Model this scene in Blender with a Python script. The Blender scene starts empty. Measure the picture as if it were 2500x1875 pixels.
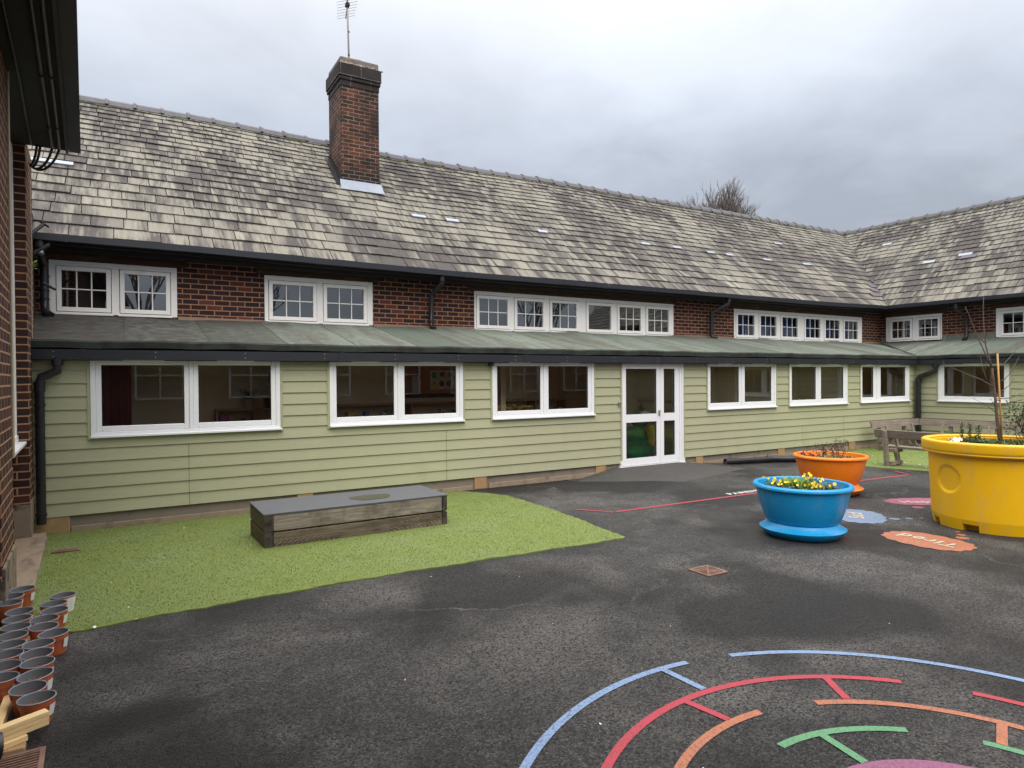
import bpy, bmesh, math, random
from mathutils import Vector, Matrix
import numpy as np
random.seed(7); rng = np.random.default_rng(7)
R_ = math.radians
scene = bpy.context.scene
COL = scene.collection

# ------------------------------------------------------------------ materials
class NT:
    def __init__(s, name):
        s.m = bpy.data.materials.new(name); s.m.use_nodes = True
        s.t = s.m.node_tree; s.b = s.t.nodes['Principled BSDF']; s.out = s.t.nodes['Material Output']
    def n(s, typ, props=None, **inp):
        x = s.t.nodes.new(typ)
        for k, v in (props or {}).items(): setattr(x, k, v)
        for k, v in inp.items():
            s.set(x, k, v)
        return x
    def set(s, x, k, v):
        key = k
        if isinstance(k, str) and k.startswith('i') and k[1:].isdigit(): key = int(k[1:])
        elif isinstance(k, str): key = k.replace('_', ' ')
        sock = x.inputs[key]
        if isinstance(v, bpy.types.NodeSocket): s.t.links.new(v, sock)
        elif isinstance(v, bpy.types.Node): s.t.links.new(v.outputs[0], sock)
        else:
            if sock.type == 'RGBA' and len(v) == 3: v = (*v, 1)
            sock.default_value = v
    def coord(s, kind='Object', scale=(1, 1, 1), rot=(0, 0, 0)):
        tc = s.n('ShaderNodeTexCoord')
        mp = s.n('ShaderNodeMapping', Vector=tc.outputs[kind], Scale=scale, Rotation=rot)
        return mp.outputs[0]
    def noise(s, vec, scale, detail=4, rough=.55, dist=0):
        x = s.n('ShaderNodeTexNoise', Vector=vec, Scale=scale, Detail=detail, Roughness=rough, Distortion=dist)
        return x.outputs[0]
    def ramp(s, fac, a, b, interp='LINEAR', c0=(0, 0, 0), c1=(1, 1, 1)):
        x = s.n('ShaderNodeValToRGB', Fac=fac); r = x.color_ramp; r.interpolation = interp
        r.elements[0].position = a; r.elements[1].position = b
        r.elements[0].color = (*c0, 1); r.elements[1].color = (*c1, 1)
        return x.outputs[0]
    def mix(s, fac, a, b, mode='MIX'):
        x = s.n('ShaderNodeMix', {'data_type': 'RGBA', 'blend_type': mode})
        for i, v in ((0, fac), (6, a), (7, b)):
            sock = x.inputs[i]
            if isinstance(v, bpy.types.NodeSocket): s.t.links.new(v, sock)
            elif sock.type == 'RGBA': sock.default_value = (*v, 1) if len(v) == 3 else v
            else: sock.default_value = v
        return x.outputs[2]
    def math(s, op, a, b=0.0):
        x = s.n('ShaderNodeMath', {'operation': op}); s.set(x, 'i0', a); s.set(x, 'i1', b); return x.outputs[0]
    def bump(s, h, strength=.3, dist=.01, normal=None):
        x = s.n('ShaderNodeBump', Height=h, Strength=strength, Distance=dist)
        if normal is not None: s.set(x, 'Normal', normal)
        s.set(s.b, 'Normal', x.outputs[0]); return x.outputs[0]
    def fin(s, col=None, rough=None, spec=None, metal=None, **kw):
        if col is not None: s.set(s.b, 'Base_Color', col)
        if rough is not None: s.set(s.b, 'Roughness', rough)
        if spec is not None: s.set(s.b, 'Specular_IOR_Level', spec)
        if metal is not None: s.set(s.b, 'Metallic', metal)
        for k, v in kw.items(): s.set(s.b, k, v)
        return s.m

def simple(name, col, rough=.6, spec=.5, var=.12, scale=8, bump=.0, bscale=60, stretch=(1, 1, 1), metal=0, kind='Object', dirt=None):
    N = NT(name); v = N.coord(kind, stretch)
    f = N.noise(v, scale)
    d = [max(0, c * (1 - var)) for c in col]; l = [min(1, c * (1 + var)) for c in col]
    c = N.mix(f, d, l)
    if dirt:
        dn = N.ramp(N.noise(v, dirt[1], 6, .65), dirt[2], dirt[2] + .18)
        c = N.mix(N.math('MULTIPLY', dn, dirt[3]), c, dirt[0])
    if bump: N.bump(N.noise(v, bscale, 3), bump, .01)
    return N.fin(c, rough, spec, metal)

M = {}
M['upvc'] = simple('white_upvc', (.80, .81, .84), .32, .5, .03, 3, dirt=((.50, .48, .44), 2.5, .60, .35))
M['upvc_old'] = simple('aged_white_paint', (.80, .79, .77), .5, .4, .04, 5, bump=.05, dirt=((.42, .36, .28), 5, .60, .5))
M['gutter'] = simple('anthracite_metal', (.017, .019, .026), .45, .5, .25, 3, dirt=((.20, .21, .23), 3.2, .63, .55))
M['pipe'] = simple('black_plastic', (.016, .016, .019), .38, .5, .2, 5, dirt=((.06, .055, .05), 9, .62, .6))
M['soffit'] = simple('dark_soffit_board', (.026, .023, .025), .7, .3, .4, 6, bump=.1, bscale=20)
M['lintel'] = simple('stained_timber', (.055, .030, .018), .75, .3, .5, 4, stretch=(1, 1, 4), dirt=((.17, .085, .035), 2.2, .55, .8))
M['mortar'] = simple('cement_fillet', (.20, .135, .10), .9, .2, .2, 12, bump=.3, bscale=50)
M['plinth'] = simple('concrete_plinth', (.23, .195, .16), .9, .2, .18, 3, bump=.5, bscale=90, dirt=((.09, .075, .06), 4, .56, .7))
M['block'] = simple('sandstone_block', (.36, .23, .12), .85, .2, .3, 7, bump=.4, bscale=40, dirt=((.09, .06, .035), 9, .56, .8))
M['slab'] = simple('york_stone', (.27, .21, .15), .8, .3, .3, 5, stretch=(1, .35, 1), bump=.4, bscale=30, dirt=((.07, .055, .045), 4, .52, .8))
M['plinth_stone'] = simple('dirty_stone_plinth', (.24, .19, .14), .85, .2, .3, 6, bump=.3, bscale=40, dirt=((.02, .018, .017), 5, .5, .9))
M['lead'] = simple('lead_flashing', (.27, .31, .38), .45, .5, .2, 6, bump=.2, bscale=15)
M['cream'] = simple('cream_wall_paint', (.80, .68, .46), .8, .3, .06, 1.5)
M['cream2'] = simple('white_ceiling_paint', (.85, .84, .80), .8, .3, .06, 1.5)
M['maroon'] = simple('maroon_curtain', (.055, .012, .016), .9, .2, .2, 4, stretch=(8, 8, .3))
M['floor_in'] = simple('vinyl_floor', (.30, .22, .17), .5, .4, .1, 3)
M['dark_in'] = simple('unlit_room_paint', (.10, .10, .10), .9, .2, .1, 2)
M['blue_curtain'] = simple('blue_curtain', (.06, .14, .36), .9, .2, .45, 6, stretch=(6, 6, .2))
M['grey_blind'] = simple('grey_blind', (.13, .14, .14), .8, .3, .3, 14, stretch=(.1, .1, 3))
M['wood_in'] = simple('shelf_wood', (.40, .26, .14), .6, .4, .1, 5, stretch=(.3, 3, 3))
M['cork'] = simple('cork_board', (.50, .22, .09), .9, .2, .15, 30)
M['border_blue'] = simple('dark_blue_border', (.015, .025, .06), .8)
M['paper'] = simple('white_paper', (.75, .74, .70), .8)
M['soil'] = simple('potting_soil', (.03, .022, .016), .95, .1, .5, 25, bump=.8, bscale=60)
M['terracotta'] = simple('terracotta_plastic', (.42, .105, .042), .42, .5, .12, 8, dirt=((.16, .05, .03), 9, .6, .6))
M['liner'] = simple('grey_pot_inside', (.15, .155, .17), .4, .5, .15, 8)
M['potrim'] = simple('grey_pot_rim', (.26, .27, .30), .35, .5, .1, 8)
M['bark'] = simple('sapling_bark', (.13, .095, .07), .8, .2, .35, 18, stretch=(1, 1, .3), bump=.3)
M['twig'] = simple('grey_twig', (.12, .095, .085), .8, .2, .3, 8)
M['twig_far'] = simple('purple_brown_twig', (.15, .13, .12), .9, .1, .3, 3)
M['cane'] = simple('bamboo_stake', (.50, .27, .09), .5, .4, .2, 12, stretch=(1, 1, .3))
M['leaf'] = simple('dark_leaf', (.075, .115, .038), .5, .4, .5, 14)
M['leaf_grey'] = simple('grey_green_leaf', (.15, .19, .11), .6, .3, .4, 20)
M['leaf_fresh'] = simple('fresh_green_blade', (.19, .32, .045), .5, .4, .4, 14)
M['leaf_red'] = simple('bronze_leaf', (.07, .035, .025), .5, .3, .4, 20)
M['leaf_purp'] = simple('lavender_leaf', (.15, .15, .13), .6, .3, .4, 20)
M['petal_y'] = simple('yellow_petal', (.80, .58, .02), .6, .3, .15, 30)
M['petal_p'] = simple('purple_petal', (.22, .03, .22), .6, .3, .2, 30)
M['white_bit'] = simple('white_petal', (.75, .74, .70), .7, .3, .1, 10)
M['pine'] = simple('fresh_pine', (.80, .58, .29), .6, .3, .16, 6, stretch=(1, 6, 6), bump=.15, bscale=30)
M['rust'] = simple('rusty_iron', (.17, .095, .070), .7, .4, .35, 20, bump=.4, bscale=40, dirt=((.30, .19, .14), 12, .5, .6))
M['hole'] = simple('drain_void', (.006, .006, .006), .8)
M['steel'] = simple('satin_steel', (.55, .55, .56), .3, .5, .06, 6, metal=.9)
M['alu'] = simple('weathered_aluminium', (.30, .28, .29), .5, .5, .15, 6)
M['grey_plastic'] = simple('grey_plastic', (.33, .33, .34), .4)
M['black'] = simple('black_rubber', (.01, .01, .01), .5)
M['green_toy'] = simple('green_plush', (.02, .24, .06), .95, .1, .4, 25, bump=.5)
M['yellow_toy'] = simple('yellow_plush', (.75, .60, .05), .95, .1, .2, 25, bump=.5)
M['white_toy'] = simple('pale_plush', (.75, .78, .76), .9, .1, .1, 25)
M['red_cloth'] = simple('red_print', (.16, .02, .02), .9)
M['board_top'] = simple('grey_rubber_top', (.095, .100, .112), .55, .4, .10, 6, bump=.12, bscale=120, dirt=((.11, .12, .13), 3, .55, .5))
M['render_dark'] = simple('mossy_dark_render', (.05, .052, .05), .9, .2, .5, 8, bump=.6, bscale=30)
M['cable'] = simple('cream_cable', (.45, .36, .25), .6)
M['ball_g'] = simple('green_ball_panel', (.02, .33, .07), .35)
M['ball_w'] = simple('white_ball_panel', (.75, .75, .75), .35)

def paint_mat(name, col):
    N = NT(name); v = N.coord()
    w = N.ramp(N.n('ShaderNodeTexVoronoi', Vector=v, Scale=95).outputs[0], .30, .62)
    k = N.ramp(N.noise(v, 2.2, 5, .6), .40, .72)
    f = N.math('MULTIPLY', N.ramp(N.noise(v, 75, 3, .7), .50, .66), N.math('ADD', N.math('MULTIPLY', k, .70), .42))
    c = N.mix(N.noise(v, 5), [x * .86 for x in col], [min(1, x * 1.1) for x in col])
    c = N.mix(f, c, (.055, .053, .052))
    N.bump(N.n('ShaderNodeTexVoronoi', Vector=v, Scale=85).outputs[0], .45, .006)
    return N.fin(c, .62, .35)
M['p_blue'] = paint_mat('blue_ground_paint', (.175, .26, .42))
M['p_red'] = paint_mat('red_ground_paint', (.37, .042, .062))
M['p_orange'] = paint_mat('orange_ground_paint', (.36, .135, .075))
M['p_green'] = paint_mat('green_ground_paint', (.10, .255, .13))
M['p_purple'] = paint_mat('purple_ground_paint', (.24, .085, .165))
M['p_pink'] = paint_mat('pink_ground_paint', (.30, .085, .145))
M['p_sky'] = paint_mat('pale_blue_ground_paint', (.155, .215, .33))
M['p_cream'] = paint_mat('cream_ground_paint', (.50, .45, .34))
M['p_white'] = paint_mat('white_ground_paint', (.66, .66, .64))

def plastic(name, col, rough=.28):
    N = NT(name); v = N.coord()
    c = N.mix(N.noise(v, 4), [x * .92 for x in col], col)
    d = N.ramp(N.noise(v, 7, 8, .7), .60, .74)
    c = N.mix(N.math('MULTIPLY', d, .22), c, [x * .45 + .03 for x in col])
    du = N.ramp(N.noise(N.coord('Object', (5, 5, 1.1)), 1.6, 6, .7), .52, .70)
    c = N.mix(N.math('MULTIPLY', du, .20), c, (.30, .28, .25))
    sc = N.ramp(N.noise(N.coord('Object', (9, 9, 60)), 1.0, 3, .6), .68, .72)
    c = N.mix(N.math('MULTIPLY', sc, .22), c, (.5, .48, .44))
    N.bump(N.noise(v, 160, 2), .035, .004)
    r = N.math('ADD', N.math('MULTIPLY', N.noise(v, 9, 4), .25), rough - .1)
    return N.fin(c, r, .5)
M['blue_pl'] = plastic('blue_moulded_plastic', (.006, .29, .62))
M['orange_pl'] = plastic('orange_moulded_plastic', (.90, .225, .008))
M['yellow_pl'] = plastic('yellow_moulded_plastic', (.88, .50, .005), .34)

def brick_mat(name, c1, c2, mortar, soot=None, row=.0805, width=.225, rough=.85, light=None):
    N = NT(name); uv = N.coord('UV'); ob = N.coord()
    wob = N.n('ShaderNodeVectorMath', {'operation': 'SCALE'}, i0=N.n('ShaderNodeTexNoise', Vector=uv, Scale=9, Detail=2).outputs[1])
    wob.inputs['Scale'].default_value = .009
    vv = N.n('ShaderNodeVectorMath', {'operation': 'ADD'}, i0=uv, i1=wob.outputs[0]).outputs[0]
    br = N.n('ShaderNodeTexBrick', {'offset': .5, 'squash': 1.0}, Vector=vv, Color1=(0, 0, 0), Color2=(1, 1, 1), Mortar=(.5, .5, .5), Scale=1.0,
             Mortar_Size=.0085, Mortar_Smooth=.2, Bias=0.0, Brick_Width=width, Row_Height=row)
    rv = br.outputs[0]
    c = N.mix(rv, c1, c2)
    if light: c = N.mix(N.ramp(rv, .80, .84), c, light)
    c = N.mix(N.ramp(N.noise(ob, 26, 5, .7), .45, .80), c, N.mix(.6, c, (.02, .012, .012)))
    mcol = N.mix(N.noise(ob, 14), [x * .7 for x in mortar], [x * 1.15 for x in mortar])
    c = N.mix(br.outputs[1], c, mcol)
    if soot:
        s = N.ramp(N.noise(ob, soot[0], 6, .65), soot[1], soot[1] + .2)
        c = N.mix(N.math('MULTIPLY', s, soot[2]), c, (.016, .014, .014))
    h = N.math('SUBTRACT', N.math('MULTIPLY', N.noise(ob, 45, 4), .35), br.outputs[1])
    N.bump(h, .7, .012)
    return N.fin(c, rough, .3)
M['brick'] = brick_mat('dark_red_brick', (.020, .012, .015), (.060, .022, .021), (.36, .19, .11), light=(.115, .034, .024))
M['brick_left'] = brick_mat('near_wall_brick', (.026, .013, .014), (.080, .028, .021), (.42, .225, .125), row=.0847)
M['brick_chim'] = brick_mat('chimney_brick', (.034, .019, .016), (.165, .050, .028), (.26, .21, .16), soot=(2.1, .40, .80), row=.0780)
M['brick_tar'] = brick_mat('tarred_chimney_brick', (.010, .009, .009), (.045, .022, .018), (.16, .14, .12), row=.0780)
M['brick_chim_top'] = brick_mat('sooty_chimney_brick', (.018, .016, .016), (.055, .048, .044), (.17, .155, .14), soot=(4, .42, .6), row=.34, width=.42)
M['cap'] = simple('weathered_cap', (.17, .15, .14), .9, .2, .5, 6, bump=.9, bscale=22, dirt=((.36, .19, .08), 4, .56, .8))
M['crumb'] = simple('crumbling_mortar', (.42, .38, .33), .95, .1, .4, 9, bump=.9, bscale=30)
M['potclay'] = simple('pale_clay', (.50, .44, .38), .8, .2, .1, 9)
M['red_brick'] = brick_mat('far_side_brick', (.06, .02, .015), (.16, .05, .03), (.3, .2, .14))

def slate_mat():
    N = NT('stone_slate'); ob = N.coord()
    at = N.n('ShaderNodeAttribute', {'attribute_name': 'tone'}).outputs[0]
    sep = N.n('ShaderNodeSeparateColor', Color=at)
    c = N.mix(sep.outputs[0], (.200, .191, .165), (.288, .275, .230))
    c = N.mix(N.math('MULTIPLY', N.ramp(sep.outputs[1], .86, .98), .55), c, (.150, .135, .135))
    # weather stains that run down the slope across many slates
    w1 = N.noise(N.coord('UV', (3.0, .42, 1)), 1.0, 5, .62, .6)
    w2 = N.noise(N.coord('UV', (8.5, .7, 1)), 1.0, 5, .66, .3)
    zone = N.noise(N.coord('UV', (.33, .40, 1)), 1.0, 3, .5)
    s = N.math('ADD', N.math('ADD', N.math('MULTIPLY', w1, .55), N.math('MULTIPLY', w2, .38)), N.math('MULTIPLY', zone, .47))
    s = N.math('ADD', s, N.math('MULTIPLY', N.math('SUBTRACT', sep.outputs[2], .5), .05))
    k = N.math('MULTIPLY', N.ramp(s, .645, .745), .90)
    c = N.mix(k, c, (.060, .054, .057))
    f = N.ramp(N.noise(N.coord('UV', (15, 1.3, 1)), 1.0, 5, .7), .44, .72)
    c = N.mix(N.math('MULTIPLY', f, .50), c, (.115, .102, .088))
    li = N.ramp(N.noise(ob, 11, 5, .7), .60, .70)
    c = N.mix(N.math('MULTIPLY', li, .30), c, (.40, .38, .30))
    mo = N.ramp(N.noise(ob, 3.5, 6, .7), .64, .74)
    c = N.mix(N.math('MULTIPLY', mo, .45), c, (.085, .088, .040))
    N.bump(N.noise(ob, 30, 5, .7), .35, .012)
    return N.fin(c, .85, .2)
M['slate'] = slate_mat()
M['slate_edge'] = simple('ridge_tile', (.145, .145, .165), .75, .3, .25, 8, bump=.2, bscale=30, dirt=((.085, .09, .035), 7, .58, .8))
M['moss'] = simple('moss_bedding', (.075, .082, .040), .95, .1, .4, 20, bump=.6, bscale=40)
M['tingle'] = simple('aluminium_slate', (.30, .34, .40), .4, .5, .12, 9)
M['purple_slate'] = simple('purple_slate', (.115, .095, .125), .6, .4, .2, 12, bump=.2)

def felt_mat():
    N = NT('green_mineral_felt'); uv = N.coord('UV'); ob = N.coord()
    sx = N.n('ShaderNodeSeparateXYZ', Vector=uv)
    strip = N.n('ShaderNodeTexWhiteNoise', {'noise_dimensions': '1D'}, W=N.math('FLOOR', N.math('MULTIPLY', sx.outputs[0], 1.06)))
    g = N.mix(strip.outputs[0], (.112, .142, .116), (.225, .262, .220))
    seam = N.math('LESS_THAN', N.math('ABSOLUTE', N.math('SUBTRACT', N.math('FRACT', N.math('MULTIPLY', sx.outputs[0], 1.06)), .5)), .488)
    g = N.mix(seam, (.07, .075, .065), g)
    g = N.mix(N.ramp(N.noise(ob, 42, 5, .8), .38, .62), N.mix(.72, g, (.045, .05, .045)), g)
    st = N.ramp(N.math('ADD', N.math('MULTIPLY', N.noise(N.coord('UV', (2.4, .35, 1)), 1.0, 7, .72, .3), .75), N.math('MULTIPLY', N.noise(ob, 6, 5, .7), .25)), .46, .60)
    g = N.mix(N.math('MULTIPLY', st, .80), g, (.085, .073, .062))
    # damp dirt where the gutterless end collects leaf muck (around the far left and below the pipes)
    m = N.n('ShaderNodeMapRange', Value=sx.outputs[0], From_Min=3.4, From_Max=.2).outputs[0]
    mm = N.math('MULTIPLY', m, N.ramp(N.noise(ob, 2.4, 6, .7), .20, .46))
    g = N.mix(N.math('MULTIPLY', N.math('MINIMUM', mm, 1.0), N.math('ADD', .55, N.math('MULTIPLY', N.ramp(N.noise(ob, 7, 6, .75), .40, .56), .40))), g, (.026, .021, .021))
    br = N.ramp(N.noise(N.coord('UV', (.9, .25, 1)), 1.3, 4, .6), .60, .72)
    g = N.mix(N.math('MULTIPLY', br, .6), g, (.060, .036, .026))
    N.bump(N.math('ADD', N.noise(ob, 120, 3, .7), N.math('MULTIPLY', N.noise(ob, 5, 4, .6), 2.5)), .6, .008)
    r = N.math('SUBTRACT', .95, N.math('MULTIPLY', mm, .40))
    return N.fin(g, r, .15)
M['felt'] = felt_mat()
M['felt_edge'] = simple('felt_drip_edge', (.045, .052, .044), .9, .2, .3, 10, bump=.6, bscale=70, dirt=((.018, .017, .016), 2.2, .45, .75))

def clad_mat():
    N = NT('sage_green_cladding'); ob = N.coord(); uv = N.coord('UV', (1.2, 16, 1))
    c = N.mix(N.noise(ob, .8, 3), (.365, .365, .235), (.415, .415, .270))
    c = N.mix(N.math('MULTIPLY', N.ramp(N.noise(N.coord('UV', (3.5, .8, 1)), 1.0, 5, .7), .52, .70), .13), c, (.27, .27, .17))
    sx = N.n('ShaderNodeSeparateXYZ', Vector=N.coord('UV'))
    bt = N.n('ShaderNodeTexWhiteNoise', {'noise_dimensions': '2D'}, Vector=N.n('ShaderNodeCombineXYZ', X=N.math('FLOOR', N.math('MULTIPLY', N.math('ADD', sx.outputs[0], -.683), .2804)), Y=N.math('FLOOR', N.math('DIVIDE', N.math('ADD', sx.outputs[1], -.15), .1545)))).outputs[0]
    c = N.mix(N.math('MULTIPLY', bt, .16), c, (.30, .315, .215))
    low = N.n('ShaderNodeMapRange', Value=sx.outputs[1], From_Min=.75, From_Max=.15).outputs[0]
    mud = N.math('MULTIPLY', N.ramp(N.noise(ob, 60, 5, .8), .56, .70), N.math('MULTIPLY', low, N.ramp(N.noise(ob, 2.2, 4, .6), .42, .62)))
    c = N.mix(N.math('MULTIPLY', mud, .45), c, (.13, .11, .075))
    alg = N.math('MULTIPLY', low, N.ramp(N.noise(N.coord('UV', (2.2, .6, 1)), 1.0, 5, .65), .52, .68))
    c = N.mix(N.math('MULTIPLY', alg, .22), c, (.20, .22, .11))
    sp = N.math('MULTIPLY', N.ramp(N.noise(ob, 38, 5, .8), .60, .72), N.ramp(N.noise(ob, .9, 4, .6), .45, .62))
    c = N.mix(N.math('MULTIPLY', sp, .35), c, (.16, .15, .09))
    gr = N.noise(uv, 3.0, 5, .6, 2.2)
    N.bump(gr, .30, .008)
    return N.fin(c, .6, .35)
M['clad'] = clad_mat()
M['clad_trim'] = simple('sage_green_trim', (.36, .37, .22), .55, .35, .05, 2)

def asphalt_mat():
    N = NT('worn_tarmac'); ob = N.coord()
    v1 = N.n('ShaderNodeTexVoronoi', Vector=ob, Scale=105); v2 = N.n('ShaderNodeTexVoronoi', Vector=ob, Scale=130)
    fine = N.noise(ob, 75, 5, .8)
    vv = N.n('ShaderNodeSeparateColor', Color=v1.outputs[1]).outputs[0]
    dust = N.math('ADD', N.math('MULTIPLY', N.noise(ob, .62, 6, .60, .7), .70), N.math('MULTIPLY', N.noise(ob, 2.6, 5, .65), .30))
    d = N.ramp(dust, .46, .60)
    grain = N.math('ADD', N.math('MULTIPLY', fine, .6), N.math('MULTIPLY', vv, .4))
    c = N.mix(N.ramp(grain, .30, .72), (.016, .016, .017), (.105, .101, .099))
    c = N.mix(N.math('MULTIPLY', d, N.ramp(grain, .33, .58)), c, (.168, .161, .154))
    c = N.mix(N.math('MULTIPLY', N.ramp(vv, .86, .93), .35), c, (.19, .18, .17))
    wet = N.ramp(N.noise(ob, .36, 4, .6, .4), .49, .60); wet = N.math('MULTIPLY', wet, N.math('SUBTRACT', 1.0, d))
    c = N.mix(N.math('MULTIPLY', wet, .28), c, (.018, .019, .022))
    # hairline cracks
    cr = N.n('ShaderNodeTexVoronoi', {'feature': 'DISTANCE_TO_EDGE'}, Vector=N.n('ShaderNodeVectorMath', {'operation': 'ADD'}, i0=ob, i1=N.n('ShaderNodeTexNoise', Vector=ob, Scale=1.6, Detail=5).outputs[1]).outputs[0], Scale=.33)
    ck = N.math('MULTIPLY', N.ramp(cr.outputs[0], .0045, .0015), N.ramp(N.noise(ob, .5, 3), .46, .56))
    c = N.mix(N.math('MULTIPLY', ck, .7), c, (.012, .012, .012))
    h = N.math('ADD', N.math('MULTIPLY', v1.outputs[0], -.8), N.math('MULTIPLY', fine, .9)); h = N.math('ADD', h, N.math('MULTIPLY', v2.outputs[0], -.3))
    N.bump(h, 1.0, .018)
    r = N.math('SUBTRACT', N.math('ADD', .62, N.math('MULTIPLY', d, .25)), N.math('MULTIPLY', wet, .22))
    return N.fin(c, r, .28)
M['asphalt'] = asphalt_mat()
def patch_mat():
    N = NT('pale_tarmac_patch'); ob = N.coord(); fine = N.noise(ob, 60, 5, .75)
    c = N.mix(N.ramp(fine, .3, .72), (.018, .018, .018), (.112, .107, .102))
    c = N.mix(N.ramp(N.noise(ob, 1.4, 5), .45, .65), c, N.mix(.5, c, (.05, .05, .05)))
    N.bump(N.math('ADD', fine, N.n('ShaderNodeTexVoronoi', Vector=ob, Scale=90).outputs[0]), .5, .008)
    return N.fin(c, .8, .35)
M['patch'] = patch_mat()
def turf_mat(name, a, b):
    N = NT(name); ob = N.coord()
    c = N.mix(N.ramp(N.noise(ob, 120, 4, .8), .3, .7), a, b)
    c = N.mix(N.math('MULTIPLY', N.ramp(N.noise(ob, 1.1, 4, .6), .45, .68), .40), c, (.185, .23, .11))
    c = N.mix(N.math('MULTIPLY', N.ramp(N.noise(ob, 3.0, 4, .6), .55, .7), .3), c, (.06, .10, .018))
    N.bump(N.noise(ob, 190, 3, .8), .5, .010)
    return N.fin(c, .75, .25)
M['turf'] = turf_mat('artificial_grass', (.135, .178, .046), (.185, .235, .066))
M['turf_blade'] = turf_mat('artificial_grass_blade', (.150, .198, .053), (.205, .255, .078))

def wood_mat(name, base, dark, scale=(1, 14, 14), rings=False, stain=.5):
    N = NT(name); ob = N.coord('Object', scale)
    g = N.noise(ob, 2.0, 6, .7, 1.2)
    c = N.mix(N.ramp(g, .35, .68), dark, base)
    st = N.ramp(N.noise(N.coord(), 3.2, 5, .65), .50, .64)
    c = N.mix(N.math('MULTIPLY', st, stain), c, [x * .45 for x in dark])
    if rings:
        w = N.n('ShaderNodeTexWave', {'wave_type': 'RINGS', 'rings_direction': 'Y'}, Vector=N.coord('Object', (1.0, 1, 4.2)), Scale=6, Distortion=5.5, Detail=3, Detail_Scale=1.2)
        c = N.mix(N.math('MULTIPLY', N.ramp(w.outputs[1], .72, .95), .55), c, [min(1, x * 1.3) for x in base])
    N.bump(g, .35, .008)
    return N.fin(c, .8, .25)
M['sleeper'] = wood_mat('weathered_sleeper', (.36, .32, .265), (.15, .125, .10), (1, 22, 22), stain=.55)
M['sleeper_low'] = wood_mat('dark_grained_sleeper', (.20, .16, .115), (.045, .033, .024), rings=True)
M['sleeper_end'] = wood_mat('tarred_end_block', (.12, .10, .08), (.022, .019, .017), (6, 6, 3))
M['sleeper_side'] = wood_mat('olive_sleeper_side', (.15, .125, .075), (.075, .06, .037), (14, 1, 14))
M['bench'] = wood_mat('silvered_bench_wood', (.33, .28, .235), (.17, .135, .11), (6, 1, 12), stain=.25)
M['bench_side'] = wood_mat('silvered_bench_wood_long', (.30, .25, .21), (.16, .13, .11), (1, 6, 12), stain=.25)

def glass_mat(name, tint=(.86, .87, .86), refl=.055):
    N = NT(name); t = N.t; t.nodes.remove(N.b)
    tr = N.n('ShaderNodeBsdfTransparent', Color=tint)
    gl = N.n('ShaderNodeBsdfGlossy', Color=(.95, .97, 1.0), Roughness=.01)
    fr = N.n('ShaderNodeFresnel', IOR=1.52)
    f = N.math('MINIMUM', N.math('ADD', N.math('MULTIPLY', fr.outputs[0], 1.4), refl), .95)
    mx = N.n('ShaderNodeMixShader', i0=f, i1=tr.outputs[0], i2=gl.outputs[0])
    t.links.new(mx.outputs[0], N.out.inputs[0]); return N.m
M['glass'] = glass_mat('window_glass', (.97, .98, .97), refl=.0)
M['glass_up'] = glass_mat('upper_window_glass', (.80, .81, .80), .11)
N = NT('puddle_water'); M['puddle'] = N.fin((.02, .022, .022), .03, .5, IOR=1.33)

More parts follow.
